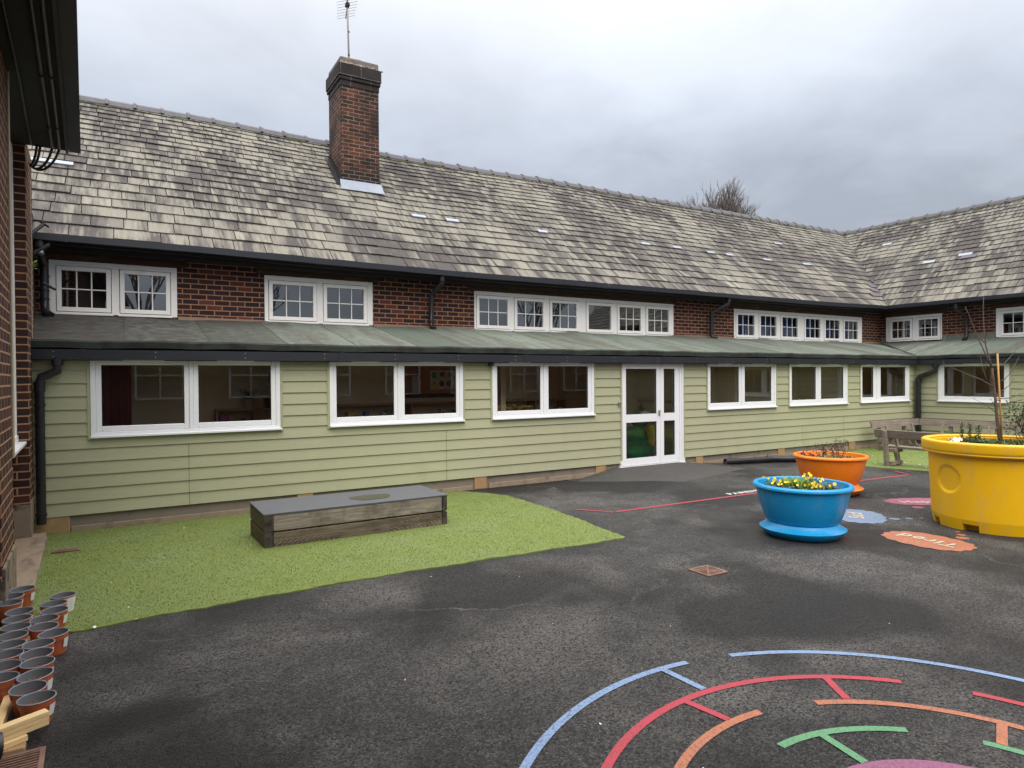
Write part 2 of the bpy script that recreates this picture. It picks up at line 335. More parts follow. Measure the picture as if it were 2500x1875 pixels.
# ------------------------------------------------------------------ mesh helpers
class MB:
    def __init__(s): s.v = []; s.f = []; s.mi = []; s.uv = []; s.tone = []
    def face(s, pts, mi=0, uv=None, tone=None):
        i = len(s.v); s.v += [tuple(p) for p in pts]; s.f.append(tuple(range(i, i + len(pts)))); s.mi.append(mi); s.uv.append(uv); s.tone.append(tone)
    def box(s, x0, x1, y0, y1, z0, z1, mi=0, mp=None):
        if mp:
            a = mp(x0, y0, z0); b = mp(x1, y1, z1)
            x0, y0, z0 = (min(a[i], b[i]) for i in range(3)); x1, y1, z1 = (max(a[i], b[i]) for i in range(3))
        c = [(x0, y0, z0), (x1, y0, z0), (x1, y1, z0), (x0, y1, z0), (x0, y0, z1), (x1, y0, z1), (x1, y1, z1), (x0, y1, z1)]
        s.solid(c, mi)
    def solid(s, c, mi=0):      # 8 corners: bottom ring, top ring
        i = len(s.v); s.v += [tuple(p) for p in c]
        for f in ((3, 2, 1, 0), (4, 5, 6, 7), (0, 1, 5, 4), (1, 2, 6, 5), (2, 3, 7, 6), (3, 0, 4, 7)):
            s.f.append(tuple(i + k for k in f)); s.mi.append(mi); s.uv.append(None); s.tone.append(None)
    def obox(s, p, q, w, h, up=(0, 0, 1), mi=0):   # bar from p to q, width w sideways, h along up
        p, q = Vector(p), Vector(q); d = (q - p).normalized(); sd = d.cross(Vector(up)).normalized(); u = sd.cross(d).normalized()
        a = sd * w / 2; b = u * h / 2
        s.solid([p - a - b, p + a - b, q + a - b, q - a - b, p - a + b, p + a + b, q + a + b, q - a + b], mi)
    def tube(s, pts, r, seg=10, mi=0, caps=True):
        pts = [Vector(p) for p in pts]; rs = r if isinstance(r, (list, tuple)) else [r] * len(pts)
        i0 = len(s.v); n = None
        for k, p in enumerate(pts):
            d = (pts[min(k + 1, len(pts) - 1)] - pts[max(k - 1, 0)]).normalized()
            if n is None: n = d.orthogonal().normalized()
            else:
                n = n - d * n.dot(d); n = n.normalized() if n.length > 1e-6 else d.orthogonal().normalized()
            b = d.cross(n)
            for j in range(seg):
                t = 2 * math.pi * j / seg; s.v.append(tuple(p + (n * math.cos(t) + b * math.sin(t)) * rs[k]))
        for k in range(len(pts) - 1):
            for j in range(seg):
                a = i0 + k * seg + j; b = i0 + k * seg + (j + 1) % seg
                s.f.append((a, b, b + seg, a + seg)); s.mi.append(mi); s.uv.append(None); s.tone.append(None)
        if caps:
            s.f.append(tuple(i0 + j for j in reversed(range(seg)))); s.mi.append(mi); s.uv.append(None); s.tone.append(None)
            e = i0 + (len(pts) - 1) * seg
            s.f.append(tuple(e + j for j in range(seg))); s.mi.append(mi); s.uv.append(None); s.tone.append(None)
    def lathe(s, prof, c, seg=48, mi=0):
        i0 = len(s.v)
        for r, z in prof:
            for j in range(seg):
                t = 2 * math.pi * j / seg; s.v.append((c[0] + r * math.cos(t), c[1] + r * math.sin(t), c[2] + z))
        for k in range(len(prof) - 1):
            for j in range(seg):
                a = i0 + k * seg + j; b = i0 + k * seg + (j + 1) % seg
                s.f.append((a, b, b + seg, a + seg)); s.mi.append(mi); s.uv.append(None); s.tone.append(None)
    def ext(s, prof, As, mp, off=lambda a: 0, caps=True, mi=0, lim=None):   # profile (s,z) swept along a
        n = len(prof); i0 = len(s.v)
        for k, a in enumerate(As):
            for (q, z) in prof:
                aa = a
                if lim is not None and k == len(As) - 1: aa = lim + q
                s.v.append(tuple(mp(aa, q, z + off(a))))
        for k in range(len(As) - 1):
            for j in range(n):
                a = i0 + k * n + j; b = i0 + k * n + (j + 1) % n
                s.f.append((a, b, b + n, a + n)); s.mi.append(mi); s.uv.append(None); s.tone.append(None)
        if caps:
            s.f.append(tuple(i0 + j for j in range(n))); s.f.append(tuple(i0 + (len(As) - 1) * n + j for j in reversed(range(n))))
            s.mi += [mi, mi]; s.uv += [None] * 2; s.tone += [None] * 2
    def build(s, name, mats, parent=None, smooth=False, bevel=0, fix=True, sub=0, autos=None):
        if not isinstance(mats, (list, tuple)): mats = [mats]
        off = Vector((0, 0, 0))
        if parent is not None and not parent.get('_local'):
            off = Vector(parent.get('_base', (0, 0, 0)))
        me = bpy.data.meshes.new(name)
        me.from_pydata([tuple(Vector(p) - off) for p in s.v], [], s.f)
        for m in mats: me.materials.append(m)
        me.polygons.foreach_set('material_index', s.mi)
        if fix and len(s.f) < 60000:
            bm = bmesh.new(); bm.from_mesh(me)
            bmesh.ops.remove_doubles(bm, verts=bm.verts, dist=1e-5) if smooth else None
            bmesh.ops.recalc_face_normals(bm, faces=bm.faces); bm.to_mesh(me); bm.free()
        has_uv = any(u is not None for u in s.uv) and len(me.polygons) == len(s.uv)
        has_t = any(t is not None for t in s.tone) and len(me.polygons) == len(s.tone)
        ca = me.color_attributes.new('tone', 'FLOAT_COLOR', 'CORNER') if has_t else None
        me.uv_layers.new(name='UVMap'); uvl = me.uv_layers['UVMap']; ca = me.color_attributes['tone'] if has_t else None
        vs = me.vertices
        for pi, p in enumerate(me.polygons):
            cu = s.uv[pi] if has_uv and not smooth else None
            ax = max(range(3), key=lambda k: abs(p.normal[k]))
            for c, li in enumerate(p.loop_indices):
                if cu is not None:
                    vi = me.loops[li].vertex_index
                    # vertices of a face are stored consecutively; recover the corner from the index
                    uvl.data[li].uv = cu[vi - min(me.loops[l].vertex_index for l in p.loop_indices)]
                else:
                    co = vs[me.loops[li].vertex_index].co + off
                    uvl.data[li].uv = ((co.y, co.z), (co.x, co.z), (co.x, co.y))[ax]
                if ca is not None and s.tone[pi] is not None:
                    ca.data[li].color = (*s.tone[pi], 1)
        if smooth: me.polygons.foreach_set('use_smooth', [True] * len(me.polygons))
        o = bpy.data.objects.new(name, me); COL.objects.link(o)
        if parent is not None:
            o.parent = parent; o['_base'] = tuple(off)
            if parent.get('_local'): o['_local'] = 1
        if bevel:
            b = o.modifiers.new('bevel', 'BEVEL'); b.width = bevel; b.segments = 2; b.limit_method = 'ANGLE'; b.angle_limit = R_(40)
        if sub:
            b = o.modifiers.new('sub', 'SUBSURF'); b.levels = sub; b.render_levels = sub
        if autos:
            e = o.modifiers.new('edge', 'EDGE_SPLIT'); e.split_angle = R_(autos)
        return o

def tag(o, label=None, cat=None, group=None, kind=None):
    for k, v in (('label', label), ('category', cat), ('group', group), ('kind', kind)):
        if v: o[k] = v
    return o
def thing(name, base, label, cat, group=None, rotz=0, local=False):
    o = bpy.data.objects.new(name, None); COL.objects.link(o)
    o.location = base; o.rotation_euler = (0, 0, rotz); o.empty_display_size = .1
    if local: o['_local'] = 1
    else: o['_base'] = tuple(base)
    return tag(o, label, cat, group)

def grid_rects(x0, x1, z0, z1, ops):
    xs = sorted({x0, x1, *[min(max(v, x0), x1) for o in ops for v in o[:2]]}); zs = sorted({z0, z1, *[min(max(v, z0), z1) for o in ops for v in o[2:]]})
    out = []
    for zi in range(len(zs) - 1):
        run = None
        for xi in range(len(xs) - 1):
            cx = (xs[xi] + xs[xi + 1]) / 2; cz = (zs[zi] + zs[zi + 1]) / 2
            if any(o[0] < cx < o[1] and o[2] < cz < o[3] for o in ops):
                if run: out.append((*run, zs[zi], zs[zi + 1])); run = None
            else: run = (run[0], xs[xi + 1]) if run else (xs[xi], xs[xi + 1])
        if run: out.append((*run, zs[zi], zs[zi + 1]))
    return out

# ------------------------------------------------------------------ the ground
XR, YC = 17.47, 9.2
def sm(t): t = max(0, min(1, t)); return t * t * (3 - 2 * t)
def gz(x, y):       # the yard falls a little towards the walls, except at the door
    return -.055 * sm((y - 6.5) / 2.5) * (1 - sm((x - 6.6) / 1.0) * (1 - sm((x - 9.7) / 1.0)))
mb = MB(); gx = [-80, -20, -4] + np.arange(-2, 20.1, .5).tolist() + [26, 60, 120]; gy = [-80, -20, 0, 4] + np.arange(6, 9.6, .3).tolist() + [12, 20, 50, 120]
for i in range(len(gx) - 1):
    for j in range(len(gy) - 1): mb.face([(x, y, gz(x, y)) for x, y in ((gx[i], gy[j]), (gx[i + 1], gy[j]), (gx[i + 1], gy[j + 1]), (gx[i], gy[j + 1]))])
tag(mb.build('tarmac_ground', M['asphalt'], fix=False), kind='structure')

def poly_obj(name, pts, z, m, parent=None, kind=None):
    b = MB(); b.face([(x, y, z) for x, y in pts]); o = b.build(name, m, parent, fix=False)
    if kind: o['kind'] = kind
    return o
def inside(P, x, y):
    c = False; n = len(P)
    for i in range(n):
        (x1, y1), (x2, y2) = P[i], P[(i + 1) % n]
        if (y1 > y) != (y2 > y) and x < (x2 - x1) * (y - y1) / (y2 - y1) + x1: c = not c
    return c
def turf(P, n, hmax):
    Q = []
    for i in range(len(P)):
        p, q = Vector(P[i]), Vector(P[(i + 1) % len(P)]); m_ = max(1, int((q - p).length / .05)); nr = Vector((-(q - p).y, (q - p).x)).normalized()
        for k in range(m_): d = p.lerp(q, k / m_); a_ = .010 * math.sin(d.x * 9 + d.y * 7) + .006 * math.sin(d.x * 31 + 2 * d.y * 17) + rng.normal(0, .004); Q.append(tuple(d + nr * a_))
    P0, P = P, Q
    b = MB(); ox = np.arange(min(p[0] for p in P), max(p[0] for p in P) + .1, .1)
    bm = bmesh.new(); vs_ = [bm.verts.new((x, y, 0)) for x, y in P]; bm.faces.new(vs_)
    for k in np.arange(6.6, 9.3, .3): bmesh.ops.bisect_plane(bm, geom=bm.verts[:] + bm.edges[:] + bm.faces[:], plane_co=(0, k, 0), plane_no=(0, 1, 0))
    for k in (6.6, 6.9, 7.2, 7.5, 9.7, 10.2, 10.7): bmesh.ops.bisect_plane(bm, geom=bm.verts[:] + bm.edges[:] + bm.faces[:], plane_co=(k, 0, 0), plane_no=(1, 0, 0))
    bmesh.ops.triangulate(bm, faces=bm.faces[:])
    for f_ in bm.faces: b.face([(v.co.x, v.co.y, gz(v.co.x, v.co.y) + .012) for v in f_.verts])
    bm.free()
    for i in range(len(P)):
        p, q = P[i], P[(i + 1) % len(P)]; b.face([(p[0], p[1], gz(*p) - .002), (q[0], q[1], gz(*q) - .002), (q[0], q[1], gz(*q) + .012), (p[0], p[1], gz(*p) + .012)])
    o = b.build('artificial_turf', M['turf'], fix=False); tag(o, kind='stuff')
    xs = [p[0] for p in P]; ys = [p[1] for p in P]; V = []; F = []
    k = 0
    while k < n:
        x = rng.uniform(min(xs), max(xs)); y = rng.uniform(min(ys), max(ys)) if True else 0
        if not inside(P0, x, y): continue
        t = rng.uniform(0, 6.28); w = .0035 * rng.uniform(.7, 1.4); h = hmax * rng.uniform(.5, 1); l = rng.normal(0, h * .5, 2)
        i = len(V); g_ = gz(x, y); V += [(x - w * math.cos(t), y - w * math.sin(t), g_ + .011), (x + w * math.cos(t), y + w * math.sin(t), g_ + .011), (x + l[0], y + l[1], g_ + .012 + h)]
        F.append((i, i + 1, i + 2)); k += 1
    me = bpy.data.meshes.new('turf_blades'); me.from_pydata(V, [], F); me.materials.append(M['turf_blade'])
    c = bpy.data.objects.new('turf_blades', me); COL.objects.link(c); c.parent = o; c['kind'] = 'stuff'
T1 = [(-.80, 5.62), (-.32, 5.37), (.2, 5.42), (1.0, 5.445), (1.79, 5.47), (3.2, 5.43), (4.53, 5.37), (4.58, 5.40), (4.75, 6.9), (4.90, 8.45), (4.72, 8.85), (4.42, 9.27), (-1.1, 9.27), (-1.1, 8.6)]
turf(T1, 100000, .009)
T2 = [(11.60, 9.3), (11.93, 7.6), (11.97, 7.16), (12.03, 6.83), (12.22, 6.2), (12.5, 4.6), (13.0, 2.5), (17.5, 2.5), (17.5, 9.3)]
turf(T2, 26000, .016)
# the paler tarmac apron sloping up to the door
b = MB(); A = [(6.55, 8.95), (7.87, 7.80), (8.9, 8.0), (9.95, 8.30), (9.75, 9.3), (6.9, 9.3)]
g = [(7.6, 9.28), (9.4, 9.28)]
def edge_d(x, y):
    m = 9
    for i in range(len(A)):
        p, q = Vector(A[i]), Vector(A[(i + 1) % len(A)])
        if p.y > 9.2 and q.y > 9.2: continue
        t = max(0, min(1, (Vector((x, y)) - p).dot(q - p) / (q - p).length_squared)); m = min(m, (Vector((x, y)) - p - (q - p) * t).length)
    return m if inside(A, x, y) else -m
zf = lambda x, y: max(-.01, min(.075, edge_d(x, y) * .11)) * max(.25, min(1, (y - 7.6) / 1.3))
xs = np.linspace(6.4, 10.1, 60); ys = np.linspace(7.7, 9.28, 30)
for i in range(59):
    for j in range(29):
        c = [(xs[i], ys[j]), (xs[i + 1], ys[j]), (xs[i + 1], ys[j + 1]), (xs[i], ys[j + 1])]; z4 = [zf(*p) + gz(*p) + .003 + (.0 if edge_d(*p) > 0 else -.004) for p in c]
        if max(edge_d(*p) for p in c) > 0: b.face([(x, y, z) for (x, y), z in zip(c, z4)])
tag(b.build('door_ramp', M['patch'], fix=False), kind='structure')

# ------------------------------------------------------------------ painted markings
CX, CY = 2.646, 1.077
def arc(mb, r0, r1, a0, a1, z=.004):
    n = max(4, int(abs(a1 - a0) / 2.2))
    for i in range(n):
        t0 = R_(a0 + (a1 - a0) * i / n); t1 = R_(a0 + (a1 - a0) * (i + 1) / n)
        mb.face([(CX + r * math.cos(t), CY + r * math.sin(t), z) for r, t in ((r0, t0), (r1, t0), (r1, t1), (r0, t1))])
def spoke(mb, a, r0, r1, w=.044, a2=None, z=.0055):
    a2 = a if a2 is None else a2
    p = Vector((CX + r0 * math.cos(R_(a)), CY + r0 * math.sin(R_(a)), z)); q = Vector((CX + r1 * math.cos(R_(a2)), CY + r1 * math.sin(R_(a2)), z))
    d = (q - p).normalized(); s = Vector((-d.y, d.x, 0)) * w / 2
    mb.face([p - s, p + s, q + s, q - s])
mz = thing('painted_maze', (CX, CY, 0), 'large circular maze of blue, red, orange and green lines painted on the tarmac', 'painted maze')
for nm, m, arcs, sps in (
    ('blue', 'p_blue', [(1.767, 1.812, 82, 205), (1.767, 1.812, -40, 72.2), (1.767, 1.812, 220, 305)], [(88.1, 1.767, 1.478, 87.0)]),
    ('red', 'p_red', [(1.43, 1.475, 41.6, 190), (1.43, 1.475, -60, 28.4), (1.43, 1.475, 210, 285)], [(94.2, 1.43, 1.188, 92.9), (57.6, 1.43, 1.19, 57.4)]),
    ('orange', 'p_orange', [(1.14, 1.187, -50, 66.4), (1.14, 1.187, 83.1, 170), (1.14, 1.187, 200, 290)], [(23.6, 1.14, .922, 23.8)]),
    ('green', 'p_green', [(.878, .922, 48.2, 92.5), (.878, .922, -70, 28.4), (.878, .922, 130, 260)], [(76.2, .878, .642, 74.8)])):
    for a in arcs: b = MB(); arc(b, *a); b.build(nm + '_arc', M[m], mz, fix=False)
    for (sa, sr0, sr1, sa2) in sps: b = MB(); spoke(b, sa, sr0, sr1, .044, sa2); b.build(nm + '_bar', M[m], mz, fix=False)
b = MB(); b.face([(CX + .642 * math.cos(2 * math.pi * i / 72), CY + .642 * math.sin(2 * math.pi * i / 72), .004) for i in range(72)]); b.build('purple_centre', M['p_purple'], mz, fix=False)

def text_mesh(body, size, extrude=0, bold=.0):
    cu = bpy.data.curves.new('lettering', 'FONT'); cu.body = body; cu.size = size; cu.extrude = extrude; cu.offset = bold; cu.align_x = 'CENTER'; cu.align_y = 'CENTER'; cu.resolution_u = 4; cu.space_character = 1.12
    o = bpy.data.objects.new('lettering_src', cu); COL.objects.link(o)
    dg = bpy.context.evaluated_depsgraph_get(); dg.update()
    me = bpy.data.meshes.new_from_object(o.evaluated_get(dg)); bpy.data.objects.remove(o); bpy.data.curves.remove(cu); return me
def letters(name, body, size, at, right, m, parent, z, bold=.004, sx=1.0, sy=1.0):
    me = text_mesh(body, size, 0, bold); r = Vector((right[0], right[1], 0)).normalized(); u = Vector((-r.y, r.x, 0)); bs = Vector(parent['_base'])
    for v in me.vertices:
        v.co = Vector((at[0], at[1], z)) + r * v.co.x * sx + u * v.co.y * sy - bs
    me.materials.clear(); me.materials.append(m); o = bpy.data.objects.new(name, me); COL.objects.link(o); o.parent = parent; return o
def cloud(c, ax, ex, ey, nb=15):
    ax = Vector((*ax, 0)).normalized(); ay = Vector((-ax.y, ax.x, 0)); P = []
    for i in range(132):
        t = 2 * math.pi * i / 132; k = .93 + .085 * abs(math.sin(nb * t / 2 + .4)) ** .8 + .05 * abs(math.sin(2 * t)) ** 2
        p = Vector((c[0], c[1], 0)) + ax * ex * k * math.cos(t) + ay * ey * k * math.sin(t); P.append((p.x, p.y))
    return P
TUB = (8.554, 3.615)
def bubble(word, c, right, ex, ey, dots, m, label, size, sx=1, sy=1, tc=None):
    o = thing('thought_bubble', (c[0], c[1], 0), label, 'painted bubble', 'thought bubbles painted around the yellow tub')
    poly_obj('cloud_shape', cloud(c, right, ex, ey), .004, M[m], o)
    tc = tc or c
    letters('word', word, size, tc, right, M['p_cream'], o, .008, .0055, sx, sy)
    for (x, y, r) in dots:
        poly_obj('bubble_dot', [(x + r * math.cos(2 * math.pi * i / 28), y + r * math.sin(2 * math.pi * i / 28)) for i in range(28)], .004, M[m], o)
bubble('Tired', (7.14, 3.64), (.05, 1), .43, .315, [(7.555, 3.50, .062), (7.69, 3.575, .042), (7.81, 3.665, .028)], 'p_orange', 'orange cloud painted on the tarmac with the word Tired', .245, 1.0, 1.0, (7.155, 3.64))
bubble('Sad', (7.68, 4.715), (.80, .62), .42, .30, [(7.885, 4.39, .058), (8.05, 4.305, .042), (8.20, 4.243, .026)], 'p_sky', 'pale blue cloud with the word Sad painted behind the blue planter', .235, 1, 1.0, (7.68, 4.74))
bubble('Happy', (9.28, 4.79), (.87, -.48), .50, .255, [(8.815, 4.605, .07)], 'p_pink', 'pink cloud with the word Happy half hidden behind the yellow tub', .215, 1, 1.0, (9.25, 4.77))
bb = thing('painted_dot', (8.13, 3.10, 0), 'small cream dot painted at the foot of the yellow tub', 'painted dot')
poly_obj('dot', [(8.17 + .04 * math.cos(i * .3), 3.02 + .04 * math.sin(i * .3)) for i in range(21)], .004, M['p_cream'], bb)

ln = thing('boundary_line', (8, 6.4, 0), 'thin red boundary line with white lettering on the tarmac before the door', 'painted line')
b = MB()
def strip(b, pts, w, z=.004):
    for p, q in zip(pts[:-1], pts[1:]):
        p, q = Vector((*p, z)), Vector((*q, z)); d = (q - p).normalized(); s = Vector((-d.y, d.x, 0)) * w / 2; b.face([p - s, p + s, q + s, q - s])
for P_, w_ in (([(5.03, 6.90), (5.33, 6.50)], .045), ([(5.376, 6.497), (8.03, 6.42), (11.56, 6.185)], .055), ([(11.605, 6.235), (11.80, 6.57)], .045)): b = MB(); strip(b, P_, w_); b.build('red_stripe', M['p_red'], ln, fix=False)
letters('lettering', 'PARENTS', .165, (7.93, 6.56), (1, -.035), M['p_white'], ln, .004, .004, 1.12, .92)

# ------------------------------------------------------------------ the green clad school building
MAIN = lambda a, s, z: (a, YC + s, z)
RIGHT = lambda a, s, z: (XR + s, a, z)
bld = thing('school_building', (8.5, YC, 0), 'long L-shaped building with sage green cladding, stone slate roof and white windows', 'building')
GUT_PTS = [(-3, .0), (.5, 0), (2.2, -.018), (3.6, -.035), (5.2, -.052), (7, -.045), (10, -.038), (13, -.042), (16, -.038), (19, -.004), (30, 0)]
def sag(a):
    for (p, v), (q, w) in zip(GUT_PTS[:-1], GUT_PTS[1:]):
        if p <= a <= q: t = (a - p) / (q - p); t = t * t * (3 - 2 * t); return v + (w - v) * t
    return 0.0
RIDGE_PTS = [(-3, .03), (1, .045), (4, 0), (5.2, -.05), (7.3, -.03), (10, .02), (13.4, 0), (30, 0)]
def rsag(a):
    for (p, v), (q, w) in zip(RIDGE_PTS[:-1], RIDGE_PTS[1:]):
        if p <= a <= q: t = (a - p) / (q - p); t = t * t * (3 - 2 * t); return v + (w - v) * t
    return 0.0
SE, ZE, SR, ZR = 1.70, 3.735, 5.40, 6.93
KR = (ZR - ZE) / (SR - SE); SL = math.hypot(SR - SE, ZR - ZE); CS, SN = (SR - SE) / SL, (ZR - ZE) / SL

LOW = [  # frame a0,a1 ; panes ; mullion
    (-.352, 1.80, [(-.240, .642), (.804, 1.684)], .722), (2.464, 4.54, [(2.563, 3.413), (3.577, 4.427)], 3.494),
    (5.063, 7.105, [(5.157, 5.987), (6.148, 6.98)], 6.069), (9.935, 11.99, [(10.014, 10.842), (11.018, 11.854)], 10.93),
    (12.443, 14.541, [(12.53, 13.373), (13.554, 14.399)], 13.463), (15.07, 17.162, [(15.14, 15.604), (15.907, 17.0)], 15.755)]
LOWR = [(7.11, 8.632, [(7.215, 8.504)], None), (3.6, 5.6, [(3.7, 4.5), (4.7, 5.5)], 4.6)]
DOOR = (7.742, 9.263)
UPM = [(-.905, .707, [(-.759, -.218, 1), (.014, .555, 1)], 2.682, 3.438), (1.985, 3.811, [(2.112, 2.765, 1), (3.0, 3.644, 1)], 2.665, 3.428),
       (5.845, 11.09, [(5.946, 6.581, 1), (6.806, 7.428, 1), (7.656, 8.275, 1), (8.598, 9.216, 0), (9.452, 10.07, 1), (10.29, 10.926, 1)], 2.652, 3.405),
       (13.16, 18.60, [(13.28, 13.899, 1), (14.143, 14.76, 1), (15.003, 15.639, 1), (15.981, 16.617, 1), (16.857, 17.494, 1), (17.746, 18.375, 1)], 2.655, 3.40)]
UPR = [(9.58, 11.13, [(10.434, 10.962, 1), (9.682, 10.203, 1)], 2.70, 3.415), (6.30, 8.268, [(7.44, 8.106, 1), (6.46, 7.15, 1)], 2.67, 3.42), (1.0, 2.9, [(1.15, 1.8, 1), (2.1, 2.75, 1)], 2.67, 3.42)]
ZW0, ZW1, ZP0, ZP1 = 1.055, 1.985, 1.178, 1.908

def cladding(mp, A0, a_start, ops, name):
    b = MB(); H = .1545; z = .150; k = 0
    while z < 2.02:
        z1 = min(z + H, 2.03); lip = .017
        for (x0, x1, q0, q1) in grid_rects(a_start, A0, z, z1, ops):
            d = lambda zz: -(lip * (1 - (zz - z) / H) + .002)
            b.face([mp(x0, d(q0), q0), mp(x1, d(q0), q0), mp(x1, d(q1), q1), mp(x0, d(q1), q1)])
            if abs(q0 - z) < 1e-6: b.face([mp(x0, .006, z), mp(x1, .006, z), mp(x1, d(z), z), mp(x0, d(z), z)])
        z += H; k += 1
    o = b.build(name, M['clad'], bld, fix=False)
    return o
opsM = [(w[0] - .03, w[1] + .03, ZW0 - .035, 3) for w in LOW] + [(DOOR[0] - .03, DOOR[1] + .03, -1, 3)]
opsR = [(w[0] - .03, w[1] + .03, ZW0 - .035, 3) for w in LOWR]
cladding(MAIN, XR, -1.25, opsM, 'clad_wall'); cladding(RIGHT, YC, -4.0, opsR, 'clad_wall')
# trims beside windows, corner bead and butt joints
b = MB()
for mp, L in ((MAIN, LOW + [(DOOR[0], DOOR[1], None, None)]), (RIGHT, LOWR)):
    for w in L:
        b = MB()
        for a, e in ((w[0] - .032, w[0] - .003), (w[1] + .003, w[1] + .032)):
            b.box(a, e, -.024, .03, (ZW0 - .036 if w[2] else .15), 1.99, mp=mp)
            b.build('cladding_trim', M['clad_trim'], bld); b = MB()
        if w[2]: b.box(w[0] - .032, w[1] + .032, -.010, .03, ZW0 - .042, ZW0 - .012, mp=mp); b.build('cladding_trim', M['clad_trim'], bld)
b = MB(); b.box(XR - .035, XR - .001, -.03, -.001, .15, 1.99, mp=MAIN)
b.build('corner_trim', M['clad_trim'], bld)
for a, z0, z1 in ((.683, .15, 1.01), (4.25, .15, 1.01), (-.28, 0, 0), (12.9, .15, .62), (14.4, .30, .9)):
    if z1 > z0:
        b = MB(); k = round((z0 - .15) / .1545)
        while .15 + .1545 * (k + 1) <= z1 + .02:
            z = .15 + .1545 * k; b.face([MAIN(a, -.0200, z), MAIN(a + .005, -.0200, z), MAIN(a + .005, -.0045, z + .150), MAIN(a, -.0045, z + .150)]); k += 1
        b.build('board_joint', M['lintel'], bld, fix=False)

# plinth
b = MB()
for (p, q, mp) in ((-1.25, DOOR[0], MAIN), (DOOR[1], XR, MAIN), (-4, YC, RIGHT)): b = MB(); b.box(p, q, .022, .10, -.1, .155, mp=mp); b.build('plinth', M['plinth'], bld, bevel=.006)
b = MB()
for (p, q, z) in ((-.56, 4.7, .02), (5.0, 7.14, .03), (9.28, 9.60, .035), (9.84, 14.6, .03), (14.9, 17.45, .03)): b = MB(); b.box(p, q, -.008, .021, -.05, z, mp=MAIN); b.build('plinth_ledge', M['slab'], bld, bevel=.006)
b = MB()
for (p, q) in ((-.93, -.57), (2.01, 2.23), (4.74, 4.96), (7.15, 7.38), (9.61, 9.82), (12.08, 12.30), (14.63, 14.88)):
    b = MB(); b.box(p, q, -.010, .06, -.05, .149, mp=MAIN); b.build('stone_pad', M['block'], bld, bevel=.012)
for (p, q) in ((6.9, 7.15), (4.5, 4.72)): b = MB(); b.box(p, q, -.010, .06, -.05, .149, mp=RIGHT); b.build('stone_pad', M['block'], bld, bevel=.012)

def low_window(mp, w):
    a0, a1, panes, mul = w
    f = MB()
    t = .055
    f.box(a0, a0 + t, -.028, .05, ZW0, ZW1, mp=mp); f.box(a1 - t, a1, -.028, .05, ZW0, ZW1, mp=mp)
    f.box(a0 + t, a1 - t, -.028, .05, ZW1 - .035, ZW1, mp=mp); f.box(a0 + t, a1 - t, -.028, .05, ZW0, ZW0 + t, mp=mp)
    ss = [(a0 + t, (mul - .024) if mul else a1 - t)] + ([(mul + .024, a1 - t)] if mul else [])
    if mul: f.box(mul - .0235, mul + .0235, -.027, .05, ZW0 + t, ZW1 - .035, mp=mp)
    if len(panes) == 1: ss = ss[:1]
    fr = f.build('window', M['upvc'], bld, bevel=.004)
    for (s0, s1), (p0, p1) in zip(ss, panes):
        g = MB()
        g.box(s0 + .001, p0, -.018, .04, ZW0 + t + .001, ZW1 - .036, mp=mp); g.box(p1, s1 - .001, -.018, .04, ZW0 + t + .001, ZW1 - .036, mp=mp)
        g.box(p0, p1, -.018, .04, ZW0 + t + .001, ZP0, mp=mp); g.box(p0, p1, -.018, .04, ZP1, ZW1 - .036, mp=mp)
        g.build('sash', M['upvc'], fr, bevel=.007)
        gg = MB(); gg.face([mp(p0 - .01, .004, ZP0 - .01), mp(p1 + .01, .004, ZP0 - .01), mp(p1 + .01, .004, ZP1 + .01), mp(p0 - .01, .004, ZP1 + .01)])
        gg.build('pane', M['glass'], fr, fix=False)
        gs = MB(); e = .006
        for q in ((p0, p0 + e, ZP0, ZP1), (p1 - e, p1, ZP0, ZP1), (p0 + e, p1 - e, ZP0, ZP0 + e), (p0 + e, p1 - e, ZP1 - e, ZP1)): gs.box(q[0], q[1], -.004, .002, q[2], q[3], mp=mp)
        gs.build('gasket', M['black'], fr)
        v = MB(); mid = (p0 + p1) / 2; L = min(.22, (p1 - p0) * .25); v.box(mid - L, mid + L, -.040, -.0285, ZW1 - .030, ZW1 - .012, mp=mp); v.build('trickle_vent', M['upvc'], fr, bevel=.003)
    s = MB(); s.box(a0 - .006, a1 + .014, -.066, -.0285, ZW0 - .012, ZW0 + .014, mp=mp); s.build('sill', M['upvc'], fr, bevel=.004)
    return fr
for w in LOW: low_window(MAIN, w)
for w in LOWR: low_window(RIGHT, w)

